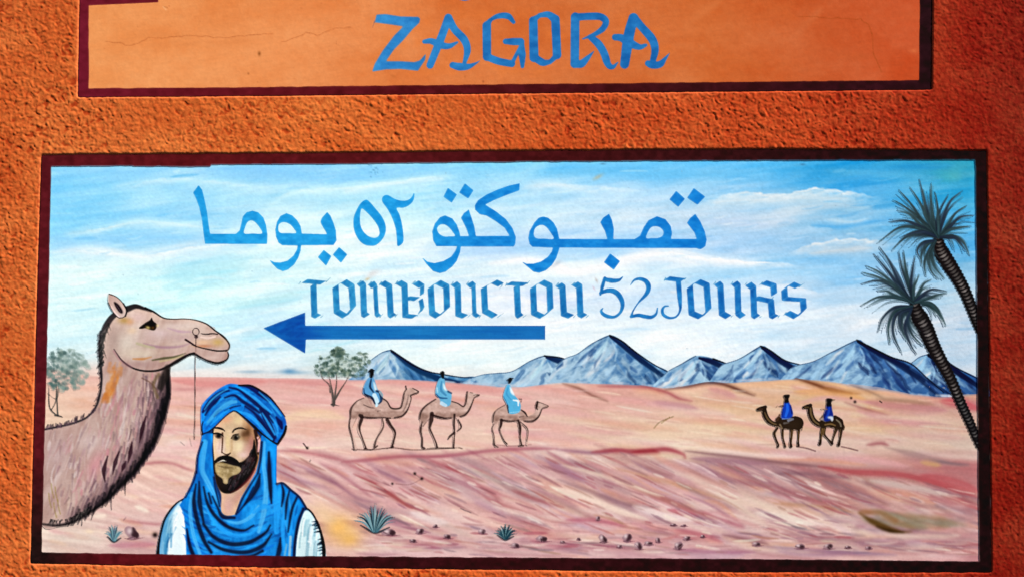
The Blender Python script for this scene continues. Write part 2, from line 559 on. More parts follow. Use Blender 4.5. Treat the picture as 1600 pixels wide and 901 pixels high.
def blue_z(X, Y):
    c = ramp(X, [(570, (.19, .53, .80)), (800, (.13, .45, .72)), (1050, (.12, .44, .72))])
    return c + fbm(X / 14, Y / 10, 14, 3)[..., None] * np.array([.06, .09, .08])
ZS = 200 / 1442
def zl(ox, segs):
    for pts, w in segs:
        stroke(Z(ox, 0, ZS, pts), np.asarray(w, float) * ZS, blue_z, 1.0, soft=1.6)
with Part('letter', sign_z):
    fill(Z(570, 0, ZS, [(130, 165), (230, 158), (400, 185), (600, 190), (625, 210), (615, 260), (540, 330), (430, 460), (330, 560), (240, 690), (400, 690), (560, 700), (620, 680), (690, 600), (680, 680), (600, 800), (400, 780), (240, 785), (80, 810), (110, 720), (200, 570), (330, 400), (430, 300), (300, 280), (110, 255)]), blue_z, smooth=False, soft=.9)
    stroke(Z(570, 0, ZS, [(110, 240), (75, 350)]), [2.4, 1], (.5, .38, .42), .8)
with Part('letter', sign_z):
    zl(570, [([(940, 200), (870, 400), (735, 735)], [90, 95, 85]), ([(945, 205), (1010, 330), (1120, 450), (1155, 570), (1120, 720)], [85, 88, 92, 80, 45]),
             ([(670, 470), (750, 465), (860, 510), (950, 520), (1040, 480)], [50, 75, 85, 65, 30]), ([(990, 735), (1060, 752), (1160, 752), (1250, 715), (1295, 685)], [75, 92, 75, 35, 10])])
with Part('letter', sign_z):
    zl(740, [([(450, 250), (390, 185), (290, 180), (200, 220), (145, 290)], [45, 75, 65, 45, 80]), ([(148, 290), (150, 640)], [100, 98]), ([(150, 640), (280, 690), (430, 720)], [85, 85, 80]),
             ([(360, 468), (440, 470), (530, 470)], [65, 85, 85]), ([(545, 470), (548, 640), (550, 750)], [45, 85, 45]), ([(430, 720), (525, 530)], [50, 40])])
with Part('letter', sign_z):
    zl(740, [([(672, 235), (680, 650)], [100, 105]), ([(690, 650), (780, 705), (860, 700)], [85, 88, 50]), ([(860, 700), (945, 620)], [52, 70]), ([(922, 225), (940, 620)], [100, 100]), ([(672, 225), (750, 172)], [70, 50]), ([(750, 172), (840, 165), (918, 215)], [55, 75, 100])])
with Part('letter', sign_z):
    zl(880, [([(135, 190), (130, 720)], [100, 100]), ([(130, 195), (300, 185), (420, 190), (480, 240), (450, 320), (350, 390), (220, 440)], [85, 85, 85, 80, 70, 50, 18]),
             ([(310, 420), (400, 500), (460, 600), (505, 725), (560, 755), (615, 705)], [70, 90, 90, 90, 70, 18]), ([(130, 715), (200, 722), (270, 660), (345, 580)], [90, 90, 55, 12])])
with Part('letter', sign_z):
    zl(880, [([(792, 205), (740, 400), (692, 725)], [115, 125, 105]), ([(800, 205), (880, 300), (1000, 440), (1035, 560), (1010, 690)], [95, 90, 98, 90, 70]),
             ([(585, 420), (660, 430), (760, 490), (860, 530), (930, 510)], [75, 90, 100, 75, 40]), ([(955, 715), (1000, 735), (1090, 725), (1150, 660), (1200, 600)], [70, 85, 80, 40, 10])])
with Part('letter', sign_z, 'blue rounded foot of a letter cut off above'):
    stroke([(700, -26), (709, -10), (722, -3), (733, -4), (744, -10), (750, -24)], [5, 6, 8, 8.5, 7, 5], blue_z, 1)

# ------------------------------------------------------------------ lower sign: the desert mural
mural = thing('painted_sign', 'desert mural panel with camels, turbaned man, palms and Tombouctou lettering', 'sign', 800, 560)

LAYERS[0] = 0
# --- sky
GXS = [80, 260, 440, 620, 800, 980, 1160, 1340, 1520]
def control(rows):
    ys = np.array([r[0] for r in rows], float)
    A = np.array([r[1] for r in rows], float)
    def f(X, Y):
        u = np.interp(X, GXS, np.arange(9)); v = np.interp(Y, ys, np.arange(len(ys)))
        i = np.clip(u.astype(int), 0, 7); j = np.clip(v.astype(int), 0, len(ys) - 2)
        fu = (u - i)[..., None]; fv = (v - j)[..., None]
        fu = fu * fu * (3 - 2 * fu); fv = fv * fv * (3 - 2 * fv)
        return (A[j, i] * (1 - fu) + A[j, i + 1] * fu) * (1 - fv) + (A[j + 1, i] * (1 - fu) + A[j + 1, i + 1] * fu) * fv
    return f
sky_c = control([
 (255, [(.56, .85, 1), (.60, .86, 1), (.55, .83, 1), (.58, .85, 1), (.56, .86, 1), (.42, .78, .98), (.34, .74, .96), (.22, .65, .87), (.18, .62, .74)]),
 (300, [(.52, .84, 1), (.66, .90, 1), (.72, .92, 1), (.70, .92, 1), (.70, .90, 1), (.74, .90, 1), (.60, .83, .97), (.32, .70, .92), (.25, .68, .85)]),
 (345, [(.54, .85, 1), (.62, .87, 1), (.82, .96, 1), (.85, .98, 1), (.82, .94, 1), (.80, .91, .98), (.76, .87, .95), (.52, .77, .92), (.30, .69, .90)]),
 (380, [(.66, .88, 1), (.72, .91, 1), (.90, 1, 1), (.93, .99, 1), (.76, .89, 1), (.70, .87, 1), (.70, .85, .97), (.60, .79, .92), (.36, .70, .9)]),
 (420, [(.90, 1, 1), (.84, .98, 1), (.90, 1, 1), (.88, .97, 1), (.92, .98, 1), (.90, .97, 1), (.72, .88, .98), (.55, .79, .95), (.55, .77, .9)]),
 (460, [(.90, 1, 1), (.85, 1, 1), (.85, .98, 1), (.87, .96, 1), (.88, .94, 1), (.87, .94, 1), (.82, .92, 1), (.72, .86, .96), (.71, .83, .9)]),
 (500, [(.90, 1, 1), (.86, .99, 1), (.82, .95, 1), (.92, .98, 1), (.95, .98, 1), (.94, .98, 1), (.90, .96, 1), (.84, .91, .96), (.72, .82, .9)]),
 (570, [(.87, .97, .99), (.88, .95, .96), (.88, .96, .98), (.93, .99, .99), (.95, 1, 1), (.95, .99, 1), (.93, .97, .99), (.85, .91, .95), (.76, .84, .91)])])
def sky_col(X, Y):
    wx = X + 30 * fbm(X / 160, Y / 50, 101, 3); wy = Y + 12 * fbm(X / 140, Y / 40, 105, 3) + 0.06 * (X - 800) * 0
    c = sky_c(wx, wy)
    s = fbm(X / 150, (Y + 0.10 * X) / 9, 111, 4)[..., None]
    k = np.interp(X, [80, 900, 1500], [.045, .05, .06])[..., None]
    c = c + s * k * np.array([1.5, .7, .3])
    q = fbm((X + Y) / 60, (Y + .15 * X) / 22, 117, 4)[..., None]
    c = c + q * k * np.array([1.6, .8, .25])
    c = c + fbm(X / 4, Y / 3, 115, 2)[..., None] * .016
    return c
with Part('sky', mural, 'pale blue brushed sky with white cloud streaks', pitch=1.5, layer=0):
    fill([(70, 250), (1530, 243), (1534, 640), (62, 640)], sky_col, smooth=False)
    def cloud(pts, w, col, a=.6, soft=8):
        stroke(pts, w * 1.5, col, a * .6, soft=soft * 1.8, bristle=.2, taper=1)
        stroke([(x + rng.normal(0, 3), y + rng.normal(0, 1)) for x, y in pts], w * .8, col, a * .6, soft=soft * .8, bristle=.3, taper=1)
    W_ = (.97, 1, 1); B_ = (.55, .83, 1); C_ = (.62, .90, .96)
    cloud([(105, 366), (160, 358), (215, 346), (280, 350), (340, 356)], 9, (.85, .98, 1), .7)
    cloud([(110, 362), (150, 359), (200, 352)], 2.5, (.55, .80, .92), .5, 3)
    cloud([(85, 374), (180, 374), (260, 372), (330, 378), (400, 384)], 11, B_, .7)
    cloud([(85, 396), (150, 390), (220, 400), (300, 384), (390, 378)], 12, W_, .7)
    cloud([(225, 398), (300, 384), (400, 372)], 4, (.62, .85, .98), .5, 5)
    cloud([(90, 272), (170, 268), (250, 285), (330, 312)], 20, B_, .35, 14)
    cloud([(180, 292), (240, 282), (320, 284), (420, 292)], 7, (.80, .96, 1), .6)
    cloud([(300, 262), (420, 268), (520, 282), (600, 270)], 14, (.50, .80, 1), .4, 10)
    cloud([(420, 320), (470, 300), (560, 292), (640, 282), (700, 274)], 7, (.85, .99, 1), .7)
    cloud([(540, 300), (600, 290), (690, 280)], 4, W_, .5)
    cloud([(420, 308), (470, 316), (520, 314)], 8, (.70, .90, .98), .5)
    for k in range(9):
        y = 402 + k * 5 + rng.normal(0, 1.5)
        cloud([(250 + k * 3 + rng.uniform(-20, 10), y + 24), (310, y + 10), (380 + rng.uniform(-15, 30), y - 4)], rng.uniform(4, 9), C_, .28, 6)
    for k in range(14):
        x = rng.uniform(330, 470); y = rng.uniform(455, 560)
        cloud([(x, y), (x + 45, y - 9), (x + rng.uniform(80, 130), y - 22)], rng.uniform(3, 7), [C_, W_, (.75, .88, .93)][k % 3], .35, 5)
    cloud([(370, 475), (440, 462), (470, 455)], 5, (.70, .90, .92), .5); cloud([(385, 520), (420, 505), (450, 500)], 4, (.65, .85, .92), .5)
    cloud([(790, 388), (850, 394), (920, 390), (1000, 396)], 15, (.68, .87, 1), .5)
    cloud([(690, 395), (780, 392), (830, 398)], 12, (.72, .87, 1), .45)
    cloud([(770, 412), (830, 406), (900, 424), (985, 402), (1045, 394), (1110, 404), (1190, 414)], 13, (1, 1, 1), .85, 7)
    cloud([(960, 414), (1020, 404), (1090, 412)], 14, (1, 1, 1), .6, 8)
    cloud([(820, 292), (860, 288), (930, 300)], 7, (.90, .98, 1), .6)
    cloud([(860, 262), (960, 262), (1080, 272), (1200, 274)], 16, (.40, .77, .97), .55, 10)
    cloud([(1120, 318), (1180, 312), (1260, 310), (1330, 314)], 13, (.90, .92, .92), .55, 9)
    cloud([(1215, 330), (1290, 322), (1360, 326)], 14, (.82, .87, .90), .5, 10)
    cloud([(1270, 352), (1310, 354), (1350, 346), (1392, 342)], 8, (.33, .69, .92), .75, 5)
    cloud([(1290, 344), (1330, 347), (1360, 342)], 5, (.80, .90, .95), .6, 4)
    cloud([(1265, 396), (1310, 392), (1360, 388)], 9, (.88, .86, .84), .5, 6)
    cloud([(1080, 436), (1150, 428), (1240, 424), (1340, 432)], 15, (.60, .83, .97), .6, 9)
    cloud([(1140, 455), (1210, 448), (1270, 458)], 10, (.92, .96, .99), .6)
    cloud([(1120, 345), (1180, 350), (1240, 345)], 18, (.80, .86, .93), .4, 12)
    cloud([(1060, 350), (1130, 346), (1200, 352)], 9, (.70, .83, .96), .4)
    for k in range(12):
        cloud([(1460 + rng.uniform(-12, 20), 275 + rng.uniform(-14, 14)), (1500, 272 + rng.uniform(-8, 10))], 6, (.22, .66, .76), .25, 5)
    blob(1492, 275, 14, 8, (.36, .72, .76), .4)
    for k in range(8): cloud([(1380 + 10 * k, 262), (1420 + 10 * k, 258)], 6, (.14, .58, .82), .3)
    cloud([(1290, 268), (1360, 272), (1440, 276)], 10, (.38, .74, .90), .5)
    for pts, w in (([(640, 470), (660, 460), (690, 470), (790, 455)], 10), ([(760, 470), (800, 464), (830, 474)], 12), ([(600, 505), (680, 498), (760, 504)], 10)):
        cloud(pts, w, (.99, .99, 1), .5)
    cloud([(820, 455), (860, 468), (900, 474)], 10, (.80, .86, 1), .35)
    for k in range(50):
        x = rng.uniform(560, 1480); y = rng.uniform(430, 545)
        cloud([(x, y), (x + 40, y - rng.uniform(-4, 6)), (x + rng.uniform(60, 120), y - rng.uniform(-6, 10))], rng.uniform(5, 12), sky_c(np.array([[x]]), np.array([[y]]))[0, 0] + rng.normal(0, .035), .4)
    def puff(edge, depth, col, a=.8, lo=2.0):
        e = catmull(edge, step=3)
        x0 = int(e[:, 0].min()); x1 = int(e[:, 0].max()); ya = int(e[:, 1].min()) - 8; yb = int(e[:, 1].max() + depth * 3)
        gx = XX[ya + P:yb + P, x0 + P:x1 + P]; gy = YY[ya + P:yb + P, x0 + P:x1 + P]
        t = gy - np.interp(gx, e[:, 0], e[:, 1]) + 3.5 * fbm(gx / 14, gy / 9, 131, 3)
        u = (gx - x0) / (x1 - x0)
        m = np.clip(t / lo + .5, 0, 1) * np.exp(-np.clip(t, 0, None) / depth) * np.clip(np.minimum(u, 1 - u) * 5, 0, 1)
        m = m * (.75 + .5 * fbm(gx / 22, (gy + .1 * gx) / 4, 133, 3))
        lay(np.clip(m, 0, 1).astype(np.float32), x0 + P, ya + P, col, a)
    puff([(1080, 326), (1120, 309), (1160, 300), (1215, 303), (1250, 299), (1285, 294), (1330, 300), (1385, 309)], 11, (.98, .98, .97), .95)
    puff([(1230, 394), (1285, 378), (1330, 373), (1390, 377)], 9, (.94, .95, .95), .9)
    puff([(930, 422), (975, 402), (1020, 394), (1050, 394), (1110, 404), (1200, 410), (1260, 416)], 9, (1, 1, 1), .95)
    puff([(760, 418), (800, 408), (850, 404), (900, 424), (940, 424)], 8, (1, 1, 1), .8)
    puff([(800, 300), (850, 288), (930, 290), (1010, 300)], 9, (.93, .98, 1), .6, 4)
    puff([(640, 470), (680, 458), (740, 464), (800, 462), (880, 478)], 12, (1, 1, 1), .8, 3)
    puff([(1120, 462), (1190, 448), (1240, 446), (1290, 458)], 10, (.95, .97, 1), .8, 3)
    puff([(100, 372), (160, 357), (215, 345), (280, 350), (345, 358)], 8, (.90, .99, 1), .7, 3)
    puff([(80, 398), (150, 391), (230, 399), (300, 386), (400, 380)], 12, (.97, 1, 1), .8, 3)
    puff([(420, 312), (470, 297), (560, 291), (640, 281), (720, 272)], 8, (.92, 1, 1), .7, 3)
    puff([(180, 296), (250, 281), (330, 282), (430, 294)], 7, (.86, .97, 1), .6, 3)
    for k in range(420):      # scrubbed dry-brush marks
        x = rng.uniform(75, 1520); y = rng.uniform(256, 560); L = rng.uniform(10, 55)
        base = sky_c(np.array([[x]]), np.array([[y]]))[0, 0]
        d = rng.normal(0, .07)
        stroke([(x, y), (x + L * .5, y - L * .04 + rng.normal(0, 1)), (x + L, y - L * rng.uniform(-.02, .2))], rng.uniform(1.5, 5), np.clip(base + d * np.array([1.3, .7, .25]), 0, 1), rng.uniform(.3, .6), soft=2.6, taper=1, bristle=.45)
    for x, y, rx, ry, c, a in ((574, 436, 4, 2, (.86, .74, .55), .6), (582, 428, 12, 5, (.86, .86, .86), .6), (934, 277, 8, 3, (.68, .74, .68), .7), (932, 438, 2, 4, (.75, .72, .70), .6), (928, 450, 1.5, 4, (.85, .80, .86), .7), (1448, 540, 1.5, 3, (.5, .55, .6), .6), (870, 412, 9, 3, (.65, .72, .80), .4), (958, 372, 6, 2, (.82, .80, .88), .3)):
        blob(x, y, rx, ry, c, a, -.5)
    for _ in range(26):
        blob(584 + rng.normal(0, 6), 268 + rng.normal(0, 6), 1, .9, (.32, .58, .72), rng.uniform(.2, .7))
    for _ in range(60):
        blob(rng.uniform(85, 1520), rng.uniform(262, 560), rng.uniform(.5, 1.1), rng.uniform(.5, 1), (.55, .68, .76), rng.uniform(.15, .5))
    blob(1254, 257, 4, 1.6, (.2, .4, .55), .5); blob(942, 256, 5, 1.5, (.3, .5, .6), .5)
    # warm haze low in the painted sky
    for x in range(80, 1530, 40):
        blob(x, 600, 45, 22, (.95, .84, .80) if x < 500 else (.93, .90, .88), .5)
    for x in (100, 140, 170): blob(x, 585, 25, 18, (.97, .82, .76), .7)
    blob(460, 581, 26, 3, (.60, .74, .82), .7); blob(452, 579, 11, 4, (.40, .60, .75), .7); blob(390, 580, 22, 2.5, (.60, .72, .80), .6); blob(520, 584, 30, 4, (.68, .76, .80), .6)
    # soft underpainting of the two trees
    blob(100, 572, 26, 22, (.62, .70, .66), .65); blob(535, 568, 40, 18, (.68, .74, .68), .6)

# --- mountains
base_pts = [(560, 596), (700, 600), (800, 606), (900, 600), (990, 602), (1040, 609), (1100, 601), (1200, 595), (1300, 599), (1350, 609), (1430, 620), (1500, 622), (1532, 616)]
def base_y(x): return float(np.interp(x, [b[0] for b in base_pts], [b[1] for b in base_pts]))
def mountain(ridge, peak, dark, label, n=66):
    full = [(ridge[0][0] - 20, base_y(ridge[0][0] - 20) + 1)] + list(ridge) + [(ridge[-1][0] + 20, base_y(ridge[-1][0] + 20) + 1)]
    rx = [r[0] for r in full]; ry = [r[1] for r in full]
    x0, x1 = rx[0], rx[-1]
    low = [(x, base_y(x) + 3) for x in np.linspace(x1, x0, 10)]
    t = np.clip((np.mean(rx) - 600) / 900, 0, 1)
    light = np.array([.70, .81, .88]) * (1 - t) + np.array([.56, .72, .84]) * t
    mid = np.array([.34, .54, .70]) * (1 - t) + np.array([.20, .36, .58]) * t
    deep = np.array([.14, .32, .50]) * (1 - t) + np.array([.07, .14, .32]) * t
    ry_at = lambda x: float(np.interp(x, rx, ry))
    with Part('painted_mountain', mural, label, thr=.45) as pt:
        def col(X, Y):
            s = np.clip((X - peak - (Y - 540) * .35) / 26 + .5, 0, 1)[..., None]
            f = fbm((X - .7 * Y) / 16, (Y + .5 * X) / 9, 121, 3)[..., None]
            k = np.clip(s * dark + f * .6 + .15, 0, 1)
            return light * (1 - k) + mid * k
        fill(list(catmull(full, step=3)) + low, col, smooth=False, soft=1.0)
        for k in range(n):
            u = rng.random()
            xs = peak + (rng.normal(0, .28) * (x1 - x0) * .5 if u < .6 else rng.uniform(x0 + 4, x1 - 4) - peak)
            xs = min(max(xs, x0 + 4), x1 - 4)
            ys = ry_at(xs) + rng.uniform(2, 4) + (rng.random() ** 1.5) * (base_y(xs) - ry_at(xs)) * .6
            sd = 1 if xs + rng.normal(0, 5) > peak + (ys - ry_at(peak)) * .2 else -1
            L = rng.uniform(12, 42); dr = sd * rng.uniform(.35, 1.0)
            pts = [(xs, ys)]
            for q_ in (.35, .7, 1.0):
                xx = xs + dr * L * q_ + rng.normal(0, 1.6); yy = ys + L * q_ * .8
                xx = min(max(xx, x0 + 3), x1 - 3); yy = min(yy, base_y(xx) - 1); yy = max(yy, ry_at(xx) + 2)
                pts.append((xx, yy))
            if sd > 0: c = [deep, deep * 1.3, mid, mid * 1.15, light * .92][rng.choice(5, p=[.42, .22, .14, .06, .16] if dark > .6 else [.3, .22, .16, .06, .26])]
            else: c = [light, light * 1.08, np.array([.86, .88, .90]), mid * 1.1, deep * 1.2][rng.choice(5, p=[.30, .24, .18, .12, .16])]
            stroke(pts, rng.uniform(2.5, 8), np.clip(c, 0, 1), rng.uniform(.35, .65), soft=3.2, taper=1, bristle=.3)
        # dark lee side falling from the peak
        py = ry_at(peak)
        for k in range(5):
            xe = peak + (x1 - peak) * (.35 + .16 * k); xe = min(xe, x1 - 3)
            ye = min(ry_at(xe) + 5 + 2.5 * k, base_y(xe) - 2)
            xm = peak + (xe - peak) * .5
            stroke([(peak + 1, py + 3), (xm, ry_at(xm) + 4 + k * 1.2), (xe, ye)], [2, 8, 5], deep * .85, .8 * (.45 + dark * .55), soft=3, bristle=.3)
        stroke([(peak - 4, py + 7), (peak - 10, py + 20), (peak - 22, py + 34)], [2, 9, 6], np.clip(light * 1.12, 0, .93), .7, soft=4, bristle=.3)
        stroke([(peak + 3, py + 10), (peak + 10, py + 26), (peak + 8, py + 40)], [1, 4, 2], np.clip(light * 1.08, 0, .92), .55, soft=2.5, bristle=.3)
        for k in range(10):
            x = rng.uniform(x0 + 5, x1 - 5)
            stroke([(x, base_y(x) - 4), (x + 14, base_y(min(x + 14, x1)) - 3)], 4, (.74, .78, .84), .45, soft=3)
        stroke([(a, b + .6) for a, b in ridge if a <= peak + 2], [.8, 1.4, 1.6], deep * .9, .7, soft=1.2)
        stroke([(a, b + .9) for a, b in ridge if a >= peak - 2], [3.2, 2.6, 1.4], deep * .55, .85, soft=1.4)
    return pt
ms = [
 ([(560, 578), (575, 565), (595, 550.5), (611, 545.8), (625, 555), (645, 569), (670, 579), (690, 583), (722, 588), (742, 588)], 611, .8, 'small lone blue mountain behind the bushy tree'),
 ([(735, 590), (755, 584), (775, 582), (800, 579), (828, 563), (851, 554.5), (883, 560), (905, 580)], 853, .5, 'low blue shoulder at the foot of the tallest mountain'),
 ([(868, 572), (883, 559), (902, 551.7), (925, 535.5), (952.6, 522.5), (971, 531), (994, 549), (1022, 568), (1045, 580)], 953, .55, 'tallest blue mountain above the open dunes'),
 ([(1034, 588), (1045, 578), (1063.6, 568), (1086.8, 555), (1114.5, 559), (1133, 566), (1150, 574)], 1092, .7, 'low rounded blue mountain right beside the tallest one'),
 ([(1124, 573), (1133, 567), (1156, 559), (1188.5, 539.5), (1202, 545), (1225.5, 561), (1248.6, 568), (1262, 572)], 1190, .6, 'pointed blue mountain above the dark camel riders'),
 ([(1236, 574), (1248.6, 569), (1272, 563), (1299.5, 549), (1339, 530), (1355, 538), (1392, 556), (1424, 567), (1450, 590), (1475, 612)], 1340, .75, 'broad blue mountain beside the leaning palms'),
 ([(1410, 573), (1424, 566), (1436, 557), (1450, 552.5), (1466, 554), (1494, 572.5), (1532, 592)], 1450, .95, 'dark blue mountain behind the palm trunk')]
for m in ms[:2] + [ms[2]] + ms[3:5] + [ms[6], ms[5]]:
    mountain(*m)

# --- sand
sand_c = control([
 (575, [(.95, .80, .74), (.93, .72, .68), (.90, .68, .66), (.89, .69, .66), (.88, .68, .65), (.86, .66, .62), (.89, .74, .62), (.89, .74, .58), (.75, .50, .47)]),
 (620, [(.95, .82, .72), (.95, .78, .73), (.93, .76, .72), (.91, .73, .70), (.91, .73, .69), (.90, .72, .66), (.89, .74, .60), (.87, .71, .54), (.78, .54, .52)]),
 (660, [(.96, .86, .75), (.96, .84, .77), (.95, .82, .72), (.93, .79, .73), (.93, .80, .73), (.92, .81, .71), (.92, .81, .67), (.88, .74, .62), (.84, .72, .65)]),
 (695, [(.95, .84, .76), (.95, .83, .79), (.95, .81, .76), (.93, .82, .75), (.94, .84, .75), (.95, .86, .75), (.93, .83, .74), (.88, .77, .73), (.85, .77, .70)]),
 (730, [(.93, .78, .72), (.95, .82, .75), (.93, .78, .75), (.87, .69, .68), (.80, .61, .62), (.77, .60, .59), (.73, .57, .58), (.77, .60, .57), (.73, .47, .47)]),
 (770, [(.93, .80, .75), (.95, .83, .77), (.94, .78, .73), (.85, .67, .66), (.87, .72, .69), (.84, .69, .66), (.82, .68, .64), (.79, .63, .59), (.76, .55, .54)]),
 (820, [(.93, .86, .79), (.90, .77, .74), (.95, .78, .66), (.90, .76, .73), (.90, .73, .70), (.88, .72, .71), (.87, .74, .71), (.82, .69, .63), (.78, .60, .58)]),
 (868, [(.90, .83, .77), (.85, .72, .70), (.90, .75, .70), (.86, .73, .72), (.85, .69, .68), (.80, .63, .65), (.82, .66, .66), (.82, .66, .64), (.78, .58, .58)])])
crest = [(425, 700), (500, 706), (545, 718), (600, 716), (640, 711), (700, 710), (760, 703), (850, 698), (930, 702), (1000, 701), (1070, 702), (1130, 712), (1200, 722), (1330, 736), (1420, 743), (1470, 752), (1532, 770)]
def crest_y(x): return np.interp(x, [c[0] for c in crest], [c[1] for c in crest])
def sand_col(X, Y):
    wx = X + 22 * fbm(X / 90, Y / 30, 201, 3); wy = Y + 8 * fbm(X / 90, Y / 30, 205, 3)
    c = sand_c(wx, wy)
    near = np.clip((Y - crest_y(X)) / 12, 0, 1)
    flat = np.clip((Y - 800) / 50, 0, 1)
    sl = near * (.48 * (1 - flat) + .12 * flat) + (1 - near) * .06
    s = fbm(X / 70, (Y - sl * X) / 7, 211, 4)[..., None]
    c = c + s * (.05 + .06 * near[..., None]) * np.array([.8, 1.1, 1.0])
    return c + fbm(X / 4, Y / 3, 215, 2)[..., None] * .016
top = [(60, 574), (110, 580), (170, 588), (300, 588), (420, 590), (500, 591), (560, 593), (620, 592), (700, 597), (760, 602), (805, 605), (850, 600), (900, 598), (990, 601), (1035, 606), (1060, 605), (1095, 599), (1130, 598), (1200, 594), (1240, 592), (1300, 596), (1345, 606), (1395, 611), (1430, 617), (1480, 620), (1534, 614)]
MAU = (.60, .42, .49); ROSE = (.68, .36, .40); CREAM = (.96, .89, .82); PEACH = (.90, .66, .55); PINK = (.88, .66, .66); OCH = (.84, .66, .48); GREY = (.72, .64, .64); DRED = (.58, .25, .28); LAV = (.78, .68, .74); BRN = (.42, .25, .20)
